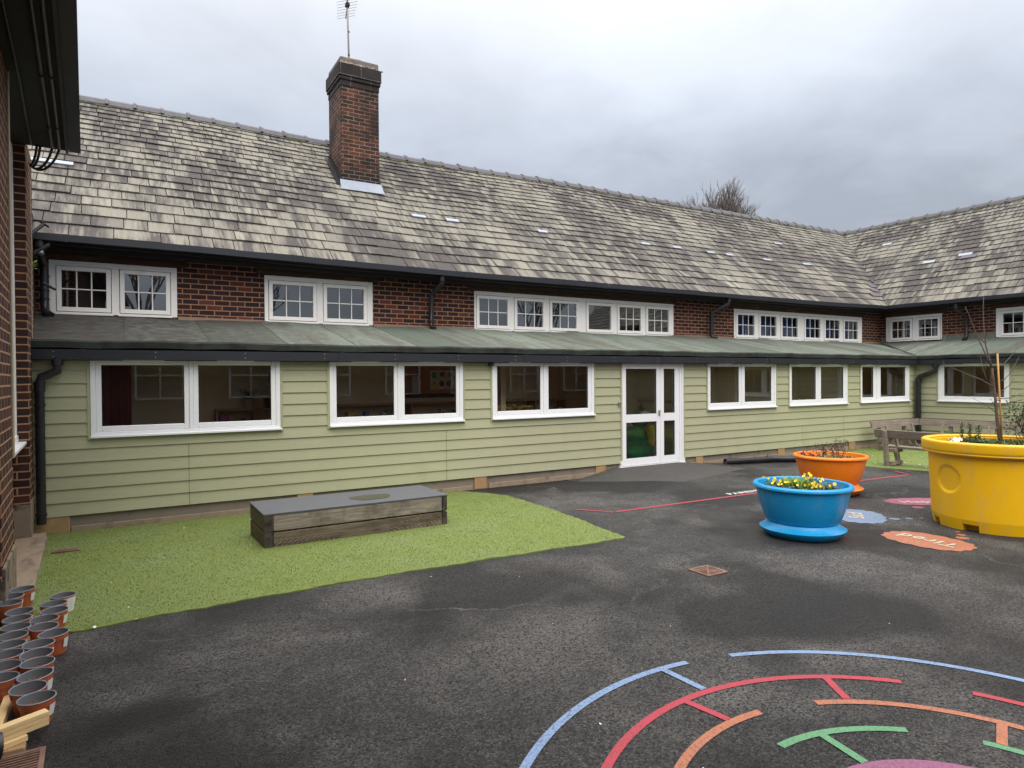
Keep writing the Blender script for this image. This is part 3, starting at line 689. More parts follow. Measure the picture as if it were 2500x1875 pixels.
def up_window(mp, w):
    a0, a1, panes, z0, z1 = w
    pz0, pz1 = z0 + .095, z1 - .140
    pp = sorted(panes); f = MB(); t = .05
    op = []
    for p in pp: op.append((p[0] - .068, p[1] + .068, pz0 - .068, pz1 + .068))
    for (x0, x1, q0, q1) in grid_rects(a0, a1, z0, z1, op): f.box(x0, x1, -.012, .06, q0, q1, mp=mp)
    fr = f.build('window', M['upvc_old'], bld, bevel=.003)
    for (p0, p1, bars) in pp:
        g = MB(); k = .060
        g.box(p0 - k, p0, -.030, .04, pz0 - k, pz1 + k, mp=mp); g.box(p1, p1 + k, -.030, .04, pz0 - k, pz1 + k, mp=mp)
        g.box(p0, p1, -.030, .04, pz0 - k, pz0, mp=mp); g.box(p0, p1, -.030, .04, pz1, pz1 + k, mp=mp)
        if bars:
            for j in (1, 2): c = p0 + (p1 - p0) * j / 3; g.box(c - .009, c + .009, -.012, .0, pz0, pz1, mp=mp)
            c = (pz0 + pz1) / 2
            for j in range(3):
                u0 = p0 + (p1 - p0) * j / 3 + (.009 if j else 0); u1 = p0 + (p1 - p0) * (j + 1) / 3 - (.009 if j < 2 else 0); g.box(u0, u1, -.0115, -.0005, c - .009, c + .009, mp=mp)
        g.build('casement', M['upvc_old'], fr, bevel=.006)
        tl = [rng.normal(0, .004) for _ in range(2)]
        gg = MB(); gg.face([mp(p0 - .01, .004 + tl[0], pz0 - .01), mp(p1 + .01, .004 - tl[0], pz0 - .01), mp(p1 + .01, .004 - tl[0] + tl[1], pz1 + .01), mp(p0 - .01, .004 + tl[0] + tl[1], pz1 + .01)])
        gg.build('pane', M['glass_up'], fr, fix=False)
        s = MB(); s.box(p0 - .085, p1 + .085, -.060, -.0125, z0 - .016, z0 + .016, mp=mp); s.build('sill', M['upvc_old'], fr, bevel=.004)
    return fr
for w in UPM: up_window(lambda a, s, z: MAIN(a, s + 2.1, z), w)
for w in UPR: up_window(lambda a, s, z: RIGHT(a, s + 2.1, z), w)

# upper brick walls
for mp, A0, st, ws in ((MAIN, XR + 2.1, -1.6, UPM), (RIGHT, YC + 2.1, -4, UPR)):
    ops = [(w[0], w[1], w[3], w[4]) for w in ws]; b = MB()
    for (x0, x1, q0, q1) in grid_rects(st, A0, 2.55, 3.66, ops): b.face([mp(x0, 2.1, q0), mp(x1, 2.1, q0), mp(x1, 2.1, q1), mp(x0, 2.1, q1)])
    for (x0, x1, q0, q1) in ops:
        for (p, q) in (((x0, q0), (x1, q0)), ((x1, q0), (x1, q1)), ((x1, q1), (x0, q1)), ((x0, q1), (x0, q0))):
            b.face([mp(p[0], 2.1, p[1]), mp(q[0], 2.1, q[1]), mp(q[0], 2.2, q[1]), mp(p[0], 2.2, p[1])])
    b.build('brick_wall', M['brick'], bld, fix=False)
    # timber lintel band, soffit, fascia
    b = MB()
    segs = [(st, A0 - .05)]
    for w in ws: b = MB(); b.box(w[0] - .12, w[1] + .12, 2.075, 2.099, w[4] + .012, 3.56 + sag(w[0]) * .5, mp=mp); b.build('lintel', M['lintel'], bld, bevel=.003)
    off = sag if mp is MAIN else (lambda a: 0)
    As = sorted({st, *[a for a, _ in GUT_PTS if st < a < A0 - .6], A0 - .4})
    b = MB(); b.ext([(1.74, 3.60), (2.099, 3.60), (2.099, 3.66), (1.74, 3.66)], As, mp, off, lim=A0 - 2.1); b.build('soffit', M['soffit'], bld)
    b = MB(); b.ext([(1.90, 3.535), (1.935, 3.535), (1.935, 3.599), (1.90, 3.599)], As, mp, off, lim=A0 - 2.1); b.build('fascia', M['soffit'], bld)
    # upper gutter
    b = MB(); AA = sorted({st if mp is RIGHT else -1.06, *np.arange(st + .5, A0 - .6, .7).tolist(), A0 - .4})
    b.ext([(1.615, 3.628), (1.738, 3.628), (1.738, 3.722), (1.726, 3.722), (1.726, 3.645), (1.632, 3.645), (1.632, 3.722), (1.615, 3.722)], AA, mp, off, lim=A0 - 2.1)
    g = b.build('gutter', M['gutter'], bld)
    for a in np.arange(st + .9, A0 - .8, 3.05): b = MB(); b.box(a, a + .06, 1.609, 1.6149, 3.620 + off(a), 3.726 + off(a), mp=mp); b.build('gutter_union', M['gutter'], g, bevel=.002)
    # lower gutter and bargeboard
    A1 = A0 - 2.1
    b = MB(); sw = -.9 if mp is MAIN else -4
    b.ext([(-.150, 1.968), (-.035, 1.968), (-.035, 2.085), (-.048, 2.085), (-.048, 1.985), (-.134, 1.985), (-.134, 2.085), (-.150, 2.085)], [sw, 3, 9, 14, A1 - .3] if mp is MAIN else [sw, 0, 4, A1 - .3], mp, lim=A1)
    g = b.build('gutter', M['gutter'], bld)
    for a in np.arange(sw + .45, A1 - .4, 3.02): b = MB(); b.box(a, a + .07, -.156, -.1501, 1.962, 2.089, mp=mp); b.build('gutter_union', M['gutter'], g, bevel=.002)
    b = MB()
    for a in np.arange(sw + .2, A1 - .3, 1.02):
        for z in (1.995, 2.055): b.box(a, a + .011, -.1535, -.1503, z, z + .011, mp=mp)
    b.build('rivet', M['alu'], g)
    b = MB(); b.ext([(-.03, 1.96), (.0, 1.96), (.0, 2.16), (-.03, 2.16)], [sw, A1 - .3], mp, lim=A1); b.build('bargeboard', M['soffit'], bld)

# lean-to felt roof
ZL0, ZL1 = 2.190, 2.668
for mp, A0, st in ((MAIN, XR, -1.25), (RIGHT, YC, -4)):
    b = MB(); n = 15; As = np.arange(st, A0 + 2.2, .3).tolist(); S_ = [-.13 + 2.23 * i / n for i in range(n + 1)]
    zz = lambda a, s: ZL0 + (ZL1 - ZL0) * (s + .13) / 2.23 + .011 * math.sin(a * 2.1 + 3 * s) * math.sin(s * 2.2) + .006 * math.sin(a * 6.3)
    for i in range(len(As) - 1):
        for j in range(n):
            c = []
            if As[i] >= A0 + S_[j + 1]: continue
            for a, s in ((As[i], S_[j]), (As[i + 1], S_[j]), (As[i + 1], S_[j + 1]), (As[i], S_[j + 1])):
                a = min(a, A0 + s); c.append((a, s))
            b.face([mp(a, s, zz(a, s) if abs(s - 2.1) > .01 or True else 0) for a, s in c], uv=[(a + (0 if mp is MAIN else 31.3), s) for a, s in c])
    r = b.build('lean_to_roof', M['felt'], bld, fix=False)
    b = MB(); As = np.arange(st if mp is RIGHT else -1.0, A0 - .2, .35).tolist() + [A0 - .15]
    b.ext([(-.137, 2.105), (-.115, 2.100), (-.115, 2.186), (-.100, 2.196), (-.128, 2.198), (-.146, 2.176)], As, mp, lambda a: .006 * math.sin(a * 6.3) + .004 * math.sin(a * 1.7), lim=A0); b.build('felt_drip_edge', M['felt_edge'], r)
    b = MB()
    A2 = A0 + 2.1; ws = UPM if mp is MAIN else UPR
    xs = [st] + sum([[w[0], w[1]] for w in ws[::1 if mp is MAIN else -1]], []) + [A2 - .02]
    xs = sorted(xs)
    for p, q in zip(xs[::2], xs[1::2]):
        b = MB()
        if mp is MAIN: b.ext([(2.03, 2.640), (2.099, 2.655), (2.099, 2.698)], [p + .01, (p + q) / 2, q - .01], mp, lambda a: .008 * math.sin(a * 9))
        else: b.ext([(2.03, 2.64), (2.095, 2.65), (2.095, 2.80)], [p + .01, q - .01], mp)
        b.build('wall_fillet' if mp is MAIN else 'felt_upstand', M['mortar'] if mp is MAIN else M['felt'], r)
# mucky valley strip in the lean-to corner
b = MB(); d = .16
b.face([MAIN(XR - .10 - d, -.10, 2.206), MAIN(XR - .10 + .0, -.10 - d + .16, 2.206), MAIN(XR + 2.0 + d * .2, 2.0 - d * .2, 2.66), MAIN(XR + 2.0 - d * .5, 2.0 + d * .2, 2.67)])
b.build('valley_strip', M['felt_edge'], bld, fix=False)

# stone slate roof: every slate has its own shape, thickness and tone
def slates(mp, A0, st, seed, sg):
    r = random.Random(seed); b = MB(); v = 0.0; course = 0
    zbase = lambda a, v: ZE + SN * v + sg(a) * (1 - v / SL) + (rsag(a) if mp is MAIN else 0) * v / SL
    def P(a, v, lift):
        s = SE + CS * v; return mp(a, s - SN * lift, zbase(a, v) + CS * lift)
    v = -.05
    while v < SL - .05:
        t = v / SL; e = .315 - .150 * max(0, t) ** .9; e = min(e, SL - v + .02)
        a = st - r.uniform(0, .5); end = A0 + SE + CS * (v + e)
        while a < end:
            w = r.uniform(.28, .60) * (1 - .36 * t); x0 = a + .0055; x1 = a + w - .0055
            jb = r.uniform(-.014, .010); th = r.uniform(.012, .024); lt = r.uniform(.024, .040)
            tone = (min(1, max(0, r.gauss(.42, .13))), r.random(), r.random())
            if r.random() < .018: tone = (r.uniform(.85, 1.1), 0, .1)
            lim0 = A0 + SE + CS * v; lim1 = A0 + SE + CS * (v + e)
            v0, v1 = v + jb, v + e + .05
            def cl(x, vv): return min(x, A0 + SE + CS * vv - .012)
            if cl(x0, v0) < x0 and cl(x0, v1) < x0: break
            c0 = r.uniform(.004, .03) if r.random() < .5 else .003; c1 = r.uniform(.004, .035) if r.random() < .5 else .003
            q = [(x0, v0 + c0), (x0 + c0 * 1.2, v0), (x1 - c1 * 1.2, v0 + r.uniform(-.008, .008)), (x1, v0 + c1), (x1, v1), (x0, v1)]
            if cl(x0, v0) < x0 + .04 or cl(x1, v0) < x1:
                q = [(cl(x0, v0), v0), (cl(x1, v0), v0), (cl(x1, v1), v1), (cl(x0, v1), v1)]
                top = [P(x, vv, lt if k < 2 else .004) for k, (x, vv) in enumerate(q)]
                if q[1][0] - q[0][0] < .01 and q[2][0] - q[3][0] < .01: a += w; continue
                fb = 2
            else: top = [P(x, vv, lt if k < 4 else .004) for k, (x, vv) in enumerate(q)]; fb = 4
            off = r.uniform(0, 1.5) * .25
            uv = [(x + off, vv) for x, vv in q]
            b.face(top, 0, uv, tone)
            for k in range(fb - 1):
                p, p2 = q[k], q[k + 1]
                b.face([P(p[0], p[1], lt - th - .012), P(p2[0], p2[1], lt - th - .012), top[k + 1], top[k]], 0, [uv[k], uv[k + 1], uv[k + 1], uv[k]], (0.0, tone[1], tone[2]))
            if fb == 4:
                b.face([P(q[3][0], q[3][1], -.01), P(q[4][0], q[4][1], -.01), top[4], top[3]], 0, [uv[3], uv[4], uv[4], uv[3]], (0, tone[1], tone[2]))
                b.face([P(q[5][0], q[5][1], -.01), P(q[0][0], q[0][1], -.01), top[0], top[5]], 0, [uv[5], uv[0], uv[0], uv[5]], (0, tone[1], tone[2]))
            a += w
        v += e; course += 1
    o = b.build('roof', M['slate'], bld, fix=False)
    # underlay
    u = MB(); As = np.arange(st, A0 + SR + 1.0, 1.0).tolist()
    for i in range(len(As) - 1):
        for j in range(6):
            v0, v1 = SL * j / 6, SL * (j + 1) / 6; s0, s1 = SE + CS * v0, SE + CS * v1
            c = [(min(As[i], A0 + s0), v0), (min(As[i + 1], A0 + s0), v0), (min(As[i + 1], A0 + s1), v1), (min(As[i], A0 + s1), v1)]
            if As[i] > A0 + s1: continue
            u.face([P(x, vv, -.022) for x, vv in c])
    u.build('underlay', M['soffit'], o, fix=False)
    return o, P
roofM, PM = slates(MAIN, XR, -3.0, 11, sag)
roofR, PR = slates(RIGHT, YC, -4.0, 23, lambda a: 0)
b = MB()
for mp_, A0_, st_ in ((MAIN, XR, -3.0), (RIGHT, YC, -4.0)):       # far slopes and gables close the roof off
    b.face([mp_(st_, SR, ZR), mp_(A0_ + SR, SR, ZR), mp_(A0_ + SR + 3.7, SR + 3.7, ZE), mp_(st_, SR + 3.7, ZE)])
b.build('rear_roof_slope', M['slate_edge'], bld, fix=False)
b = MB(); b.face([MAIN(-3, 0 + 1.7, 2), MAIN(-3, 9.1, 2), MAIN(-3, 9.1, ZE), MAIN(-3, SR, ZR - .02), MAIN(-3, 1.7, ZE)])
b.face([RIGHT(-4, 0, 0), RIGHT(-4, 9.1, 0), RIGHT(-4, 9.1, ZE), RIGHT(-4, SR, ZR - .02), RIGHT(-4, 1.7, ZE), RIGHT(-4, 2.1, 2.66), RIGHT(-4, 0, 2.1)])
b.face([MAIN(-3, 9.1, 0), MAIN(XR + 9.1, 9.1, 0), MAIN(XR + 9.1, 9.1, ZE), MAIN(-3, 9.1, ZE)]); b.face([RIGHT(-4, 9.1, 0), RIGHT(YC + 9.1, 9.1, 0), RIGHT(YC + 9.1, 9.1, ZE), RIGHT(-4, 9.1, ZE)])
b.build('rear_wall', M['brick'], bld, fix=False)
# ridge tiles
for mp_, A0_, st_, ro, rs_ in ((MAIN, XR, -3.0, roofM, rsag), (RIGHT, YC, -4.0, roofR, lambda a: 0)):
    b = MB(); m2 = MB(); a = st_
    while a < A0_ + SR - .1:
        L = .46; e = min(a + L, A0_ + SR + .12); j = random.uniform(-.008, .008); z = ZR + j
        pr = lambda k: [(SR - .150 * k, z - .075), (SR - .112 * k, z + .015), (SR - .035 * k, z + .060 * k), (SR + .035 * k, z + .060 * k), (SR + .112 * k, z + .015), (SR + .150 * k, z - .075)]
        b.ext(pr(1), [a + .035, e], mp_, rs_); b.ext([(s, q + .016) for s, q in pr(1.12)], [a - .02, a + .034], mp_, rs_)
        m2.ext([(SR - .175, z - .125), (SR - .13, z - .055), (SR - .10, z - .07)], [a + .003, e - .003], mp_, rs_)
        a += L
    rt = b.build('ridge', M['slate_edge'], ro); m2.build('mortar_bed', M['moss'], rt)
# valley gutter line and odd replacement slates
b = MB(); n = 16
for i in range(n):
    v0, v1 = SL * i / n, SL * (i + 1) / n; s0, s1 = SE + CS * v0, SE + CS * v1; w = .016
    z0, z1 = ZE + SN * v0 + .012, ZE + SN * v1 + .012
    b.face([MAIN(XR + s0 - w, s0, z0), MAIN(XR + s0 + w, s0 - w, z0), MAIN(XR + s1 + w, s1 - w, z1), MAIN(XR + s1 - w, s1, z1)])
b.build('valley_gutter', M['black'], bld, fix=False)
def plates(P, L, m, name, par):
    for a, v, w, h in L:
        b = MB(); b.face([P(a, v, .050), P(a + w, v, .050), P(a + w, v + h, .047), P(a, v + h, .047)]); b.face([P(a, v, .01), P(a + w, v, .01), P(a + w, v, .050), P(a, v, .050)]); b.build(name, M[m], par, fix=False)
vv = (4.985 - ZE) / SN
plates(PM, [(5.0, vv, .30, .10), (5.75, vv - .01, .29, .11), (8.0, vv - .02, .26, .10), (11.05, vv, .30, .09), (12.15, vv + .03, .28, .09), (13.35, vv, .29, .09), (14.08, vv, .28, .09), (15.6, vv - .01, .34, .09), (17.36, vv, .36, .09), (-1.28, vv + .12, .62, .11), (17.2, vv + 1.15, .40, .08)], 'tingle', 'replacement_slate', roofM)
plates(PR, [(10.30, vv + .02, .34, .12), (9.35, vv + .14, .36, .12), (12.2, vv + 1.5, .3, .1)], 'tingle', 'replacement_slate', roofR)
plates(PR, [(12.0, .95, .42, .15), (11.9, .70, .40, .15), (11.55, .48, .36, .2), (11.2, .45, .3, .2), (12.3, 1.25, .35, .13), (9.2, 1.9, .4, .14)], 'purple_slate', 'replacement_slate', roofR)
plates(PM, [(20.6 - .2, 1.55, .35, .14), (20.1, 1.25, .34, .15), (19.6, .95, .40, .16), (19.35, .70, .4, .16), (19.0, .43, .42, .18)], 'purple_slate', 'replacement_slate', roofM)

# chimney
CXs, CYs = (3.785, 4.575), (13.05, 13.93)
b = MB(); b.box(CXs[0], CXs[1], CYs[0], CYs[1], 5.936, 7.72)
ch = b.build('chimney', M['brick_chim'], bld, bevel=.006)
b = MB(); b.box(CXs[0] - .002, CXs[1] + .002, CYs[0] - .002, CYs[1] + .002, 5.2, 5.9355); b.build('tarred_base', M['brick_tar'], ch, bevel=.006)
b = MB(); b.box(CXs[0] - .012, CXs[1] + .012, CYs[0] - .012, CYs[1] + .012, 7.60, 7.705); b.box(CXs[0] - .035, CXs[1] + .035, CYs[0] - .035, CYs[1] + .035, 7.721, 7.79); b.box(CXs[0] - .05, CXs[1] + .05, CYs[0] - .05, CYs[1] + .05, 7.791, 8.045)
b.build('corbel', M['brick_chim_top'], ch, bevel=.014)
b = MB(); b.box(CXs[0] - .006, CXs[1] + .006, CYs[0] - .006, CYs[1] + .006, 8.046, 8.19)
o = b.build('cap', M['cap'], ch, bevel=.03)
b = MB()
for i in range(60):
    x = CXs[0] - .04 + (CXs[1] - CXs[0] + .08) * rng.random(); y = CYs[0] - .05 + .04 * rng.random(); z = 8.03 + .03 * rng.random(); h = rng.uniform(.008, .03); b.box(x, x + rng.uniform(.02, .07), y, y + .05, z, z + h)
b.build('mortar_crumbs', M['crumb'], ch, bevel=.006)
b = MB(); b.lathe([(.0, 8.17), (.17, 8.17), (.17, 8.20), (.145, 8.22), (.145, 8.27), (.16, 8.275), (.16, 8.30), (.12, 8.30), (.12, 8.2), (0, 8.2)], (4.22, 13.42, 0), 24); b.build('chimney_pot', M['potclay'], ch, smooth=True, autos=40)
b = MB()
zr = lambda y: ZE + KR * (y - YC - SE)
b.solid([(CXs[0] - .05, CYs[0] - .16, zr(CYs[0] - .16) + .035), (CXs[1] + .06, CYs[0] - .16, zr(CYs[0] - .16) + .035), (CXs[1] + .03, CYs[0] - .003, zr(CYs[0]) + .035), (CXs[0] - .03, CYs[0] - .003, zr(CYs[0]) + .035),
         (CXs[0] - .05, CYs[0] - .155, zr(CYs[0] - .16) + .045), (CXs[1] + .06, CYs[0] - .155, zr(CYs[0] - .16) + .045), (CXs[1] + .03, CYs[0] - .003, zr(CYs[0]) + .13), (CXs[0] - .03, CYs[0] - .003, zr(CYs[0]) + .13)])
b.build('flashing', M['lead'], ch)
for x, sx in ((CXs[0], -1), (CXs[1], 1)):
    n = 7; b = MB()
    for i in range(n):
        y0 = CYs[0] + .0 + (CYs[1] - CYs[0]) * i / n; y1 = CYs[0] + (CYs[1] - CYs[0]) * (i + 1) / n
        x0, x1 = sorted((x + sx * .0045, x + sx * .022)); xa, xb = sorted((x + sx * .005, x + sx * .10))
        b.box(x0, x1, y0, y1 - .002, zr(y0) - .05, zr(y1) + .085)
        b.solid([(xa, y0, zr(y0)), (xb, y0, zr(y0)), (xb, y1, zr(y1)), (xa, y1, zr(y1)), (xa, y0, zr(y0) + .055), (xb, y0, zr(y0) + .045), (xb, y1, zr(y1) + .045), (xa, y1, zr(y1) + .055)])
    b.build('stepped_flashing', M['black'], ch)

# TV aerial on the chimney
ae = thing('tv_aerial', (4.07, 13.45, 8.19), 'grey television aerial on a tall pole above the brick chimney', 'aerial')
b = MB(); b.tube([(4.09, 13.45, 7.9), (4.07, 13.45, 8.9), (4.05, 13.45, 9.75)], .019, 8); b.build('mast', M['alu'], ae, smooth=True)
b = MB()
bd = Vector((.25, 1, .10)).normalized(); sd = Vector((1, -.12, .42)).normalized()
c = Vector((4.06, 13.45, 9.50))
b.tube([c - bd * .45, c + bd * .75], .011, 6)
for i in range(9): p = c + bd * (-.40 + .135 * i); b.tube([p - sd * (.25 - .006 * i), p + sd * (.25 - .006 * i)], .005, 5)
b.build('element', M['alu'], ae)
b = MB(); b.box(4.02, 4.10, 13.40, 13.50, 9.42, 9.50); b.build('clamp', M['black'], ae, bevel=.01)
b = MB()
for z in (8.42, 8.90): b.tube([(4.08, 13.45, z), (4.08, 13.45, z + .02)], .024, 8)
b.build('pole_joint', M['black'], ae)

# downpipes
def pipe(name, pts, r, clips=(), shoe=None):
    b = MB(); b.tube(pts, r, 14); o = b.build(name, M['pipe'], bld, smooth=True, autos=35)
    if clips:
        for p, q in clips: b = MB(); b.tube([p, q], r + .008, 14); b.build('pipe_collar', M['pipe'], o, smooth=True, autos=35)
    return o
def bend(p, q, r=.05): return [p, q]
pipe('downpipe', [(-.972, 10.88, 3.62), (-.972, 10.88, 3.44), (-.945, 11.12, 3.32), (-.945, 11.14, 2.78), (-.93, 11.08, 2.68), (-.87, 10.98, 2.62)], .052, [((-.945, 11.14, 3.19), (-.945, 11.14, 3.16)), ((-.945, 11.14, 2.96), (-.945, 11.14, 2.99)), ((-.945, 11.14, 2.85), (-.945, 11.14, 2.875)), ((-.972, 10.88, 3.53), (-.972, 10.88, 3.60))])
b = MB(); b.tube([(-.972, 10.88, 3.49), (-.972, 10.88, 3.435)], .056, 14); b.build('silver_tape', M['steel'], bld, smooth=True)
pipe('downpipe', [(4.975, 10.88, 3.60), (4.975, 10.88, 3.44), (4.87, 11.13, 3.25), (4.87, 11.14, 2.70), (4.875, 11.08, 2.635), (4.88, 11.02, 2.62)], .046, [((4.87, 11.14, 3.02), (4.87, 11.14, 2.99)), ((4.975, 10.88, 3.48), (4.975, 10.88, 3.54)), ((4.87, 11.14, 2.78), (4.87, 11.14, 2.74))])
pipe('downpipe', [(12.49, 10.88, 3.60), (12.49, 10.88, 3.45), (12.19, 11.13, 3.25), (12.19, 11.14, 2.70), (12.20, 11.08, 2.63), (12.22, 11.0, 2.61)], .048, [((12.19, 11.14, 3.15), (12.19, 11.14, 3.18)), ((12.49, 10.88, 3.48), (12.49, 10.88, 3.54)), ((12.19, 11.14, 2.76), (12.19, 11.14, 2.72))])
pipe('downpipe', [(19.15, 9.03, 3.60), (19.15, 9.03, 3.45), (19.42, 8.90, 3.26), (19.42, 8.90, 2.74), (19.36, 8.90, 2.66), (19.27, 8.90, 2.63)], .048, [((19.42, 8.90, 3.15), (19.42, 8.90, 3.18)), ((19.15, 9.03, 3.48), (19.15, 9.03, 3.54))])
pipe('downpipe', [(-.665, 9.09, 1.99), (-.665, 9.09, 1.835), (-.815, 9.085, 1.765), (-.830, 9.085, 1.70), (-.830, 9.085, .10)], .0475, [((-.665, 9.09, 1.965), (-.665, 9.09, 1.90)), ((-.83, 9.085, 1.44), (-.83, 9.085, 1.47)), ((-.83, 9.085, .19), (-.83, 9.085, .225)), ((-.83, 9.085, 1.60), (-.83, 9.085, 1.72))])
pipe('downpipe', [(17.36, 8.655, 1.99), (17.36, 8.655, 1.80), (17.36, 9.03, 1.66), (17.36, 9.06, 1.60), (17.36, 9.06, .03)], .062, [((17.36, 8.655, 1.965), (17.36, 8.655, 1.90)), ((17.36, 9.06, 1.50), (17.36, 9.06, 1.60))])

# door
df = MB()
D0, D1 = DOOR; ZD0, ZD1 = .085, 1.985
df.box(D0, D0 + .012, -.03, .07, ZD0, ZD1, mp=MAIN); df.box(9.125, D1, -.012, .07, ZD0, ZD1, mp=MAIN); df.box(9.165, 9.195, -.03, -.0125, ZD0, ZD1, mp=MAIN); df.box(9.225, D1, -.03, -.0125, ZD0, ZD1, mp=MAIN); df.box(D0 + .012, 9.125, -.03, .07, 1.945, ZD1, mp=MAIN)
df.box(D0 - .06, D1 + .03, -.045, .09, .03, ZD0 - .003, mp=MAIN); df.box(D0 - .045, D0 - .004, -.04, .05, .05, .19, mp=MAIN); df.box(D1 + .004, D1 + .03, -.035, .05, .04, .149, mp=MAIN)
dfo = df.build('door_frame', M['upvc'], bld, bevel=.004)
for (l0, l1, p0, p1) in ((7.757, 8.662, 7.832, 8.574), (8.668, 9.118, 8.757, 9.040)):
    b = MB(); z0, z1 = .092, 1.940
    ops = [(p0, p1, .225, .882), (p0, p1, 1.028, 1.865)]
    for (x0, x1, q0, q1) in grid_rects(l0, l1, z0, z1, ops): b.box(x0, x1, -.024, .035, q0, q1, mp=MAIN)
    d = b.build('door', M['upvc'], bld)
    for (x0, x1, q0, q1) in ops:
        b = MB(); b.face([MAIN(x0 - .005, .006, q0 - .005), MAIN(x1 + .005, .006, q0 - .005), MAIN(x1 + .005, .006, q1 + .005), MAIN(x0 - .005, .006, q1 + .005)]); b.build('pane', M['glass'], d, fix=False)
        b = MB(); e = .007
        for q in ((x0, x0 + e, q0, q1), (x1 - e, x1, q0, q1), (x0 + e, x1 - e, q0, q0 + e), (x0 + e, x1 - e, q1 - e, q1)): b.box(q[0], q[1], -.010, .003, q[2], q[3], mp=MAIN)
        b.build('gasket', M['black'], d)
    if l0 < 8:
        b = MB(); b.box(8.617, 8.655, -.034, -.0245, .985, 1.095, mp=MAIN); b.tube([MAIN(8.636, -.034, 1.065), MAIN(8.636, -.075, 1.065), MAIN(8.56, -.080, 1.065)], .011, 8); b.tube([MAIN(8.636, -.034, 1.01), MAIN(8.636, -.05, 1.01)], .012, 10); b.build('handle', M['steel'], d, bevel=.002)
b = MB(); b.box(7.650, 7.690, -.055, -.018, 1.195, 1.275, mp=MAIN); o = b.build('door_bell', M['steel'], bld, bevel=.010)
b = MB(); b.tube([MAIN(7.672, -.055, 1.235), MAIN(7.672, -.0565, 1.235)], .013, 14); b.build('lens', M['black'], o)
b = MB(); b.box(4.985, 5.055, -.11, -.03, 1.905, 1.955, mp=MAIN); b.build('sensor', M['gutter'], bld, bevel=.01)

# rooms behind the glass
b = MB()
b.face([MAIN(-1.2, 1.55, .05), MAIN(XR + 2.0, 1.55, .05), MAIN(XR + 2.0, 1.55, 2.3), MAIN(-1.2, 1.55, 2.3)]); b.face([RIGHT(-3.9, 2.05, .05), RIGHT(YC + 2.0, 2.05, .05), RIGHT(YC + 2.0, 2.05, 2.3), RIGHT(-3.9, 2.05, 2.3)])
for a, m in ((2.6, 0), (5.8, 0), (7.42, 0), (9.5, 0), (11.9, 0), (14.9, 0)): b.box(a, a + .1, 1.0 if a not in (7.42, 9.5) else .10, 1.54, .06, 2.055, mp=MAIN)
b.box(-1.2, -1.1, .06, 2.0, .06, 2.055, mp=MAIN)
b.build('interior_wall', M['cream'], bld, fix=False)
b = MB()
b.face([MAIN(-1.2, .1, .055), MAIN(XR + 2, .1, .055), MAIN(XR + 2, 2.05, .055), MAIN(-1.2, 2.05, .055)]); b.face([RIGHT(-3.9, .1, .051), RIGHT(YC, .1, .051), RIGHT(YC, 2.05, .051), RIGHT(-3.9, 2.05, .051)])
b.build('interior_floor', M['floor_in'], bld, fix=False)
b = MB(); b.face([MAIN(-1.2, .06, 2.06), MAIN(XR + 2, .06, 2.06), MAIN(XR + 2, 2.05, 2.06), MAIN(-1.2, 2.05, 2.06)]); b.face([RIGHT(-3.9, .06, 2.064), RIGHT(YC, .06, 2.064), RIGHT(YC, 2.05, 2.064), RIGHT(-3.9, 2.05, 2.064)])
b.build('interior_ceiling', M['cream2'], bld, fix=False)
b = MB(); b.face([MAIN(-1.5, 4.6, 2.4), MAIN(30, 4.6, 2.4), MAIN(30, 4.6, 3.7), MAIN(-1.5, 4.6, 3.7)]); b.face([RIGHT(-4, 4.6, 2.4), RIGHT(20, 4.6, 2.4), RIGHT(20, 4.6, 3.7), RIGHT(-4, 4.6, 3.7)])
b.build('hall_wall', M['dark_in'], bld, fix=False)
b = MB()      # drawn curtains in the six-light window, blinds in the other
for (x0, x1) in ((13.24, 14.0), (14.1, 14.8), (14.95, 15.7), (15.95, 16.65), (16.83, 17.52), (17.72, 18.4)):
    n = 22; y = lambda i: 2.32 + .018 * math.sin(i * 1.9)
    for i in range(n): u0, u1 = x0 + (x1 - x0) * i / n, x0 + (x1 - x0) * (i + 1) / n; b.face([MAIN(u0, y(i), 2.6), MAIN(u1, y(i + 1), 2.6), MAIN(u1, y(i + 1), 3.4), MAIN(u0, y(i), 3.4)])
b.build('curtain', M['blue_curtain'], bld, smooth=True)
b = MB()
for k in range(24): z = 2.68 + k * .026; b.face([MAIN(5.9, 2.30, z), MAIN(11.0, 2.30, z), MAIN(11.0, 2.316, z + .022), MAIN(5.9, 2.316, z + .022)])
b.build('window_blind', M['grey_blind'], bld, fix=False)
b = MB(); n = 20
for i in range(n): u0, u1 = -.33 + .40 * i / n, -.33 + .40 * (i + 1) / n; y = lambda i: .35 + .02 * math.sin(i * 1.7); b.face([MAIN(u0, y(i), .3), MAIN(u1, y(i + 1), .3), MAIN(u1, y(i + 1), 2.05), MAIN(u0, y(i), 2.05)])
b.build('maroon_curtain', M['maroon'], bld, smooth=True)

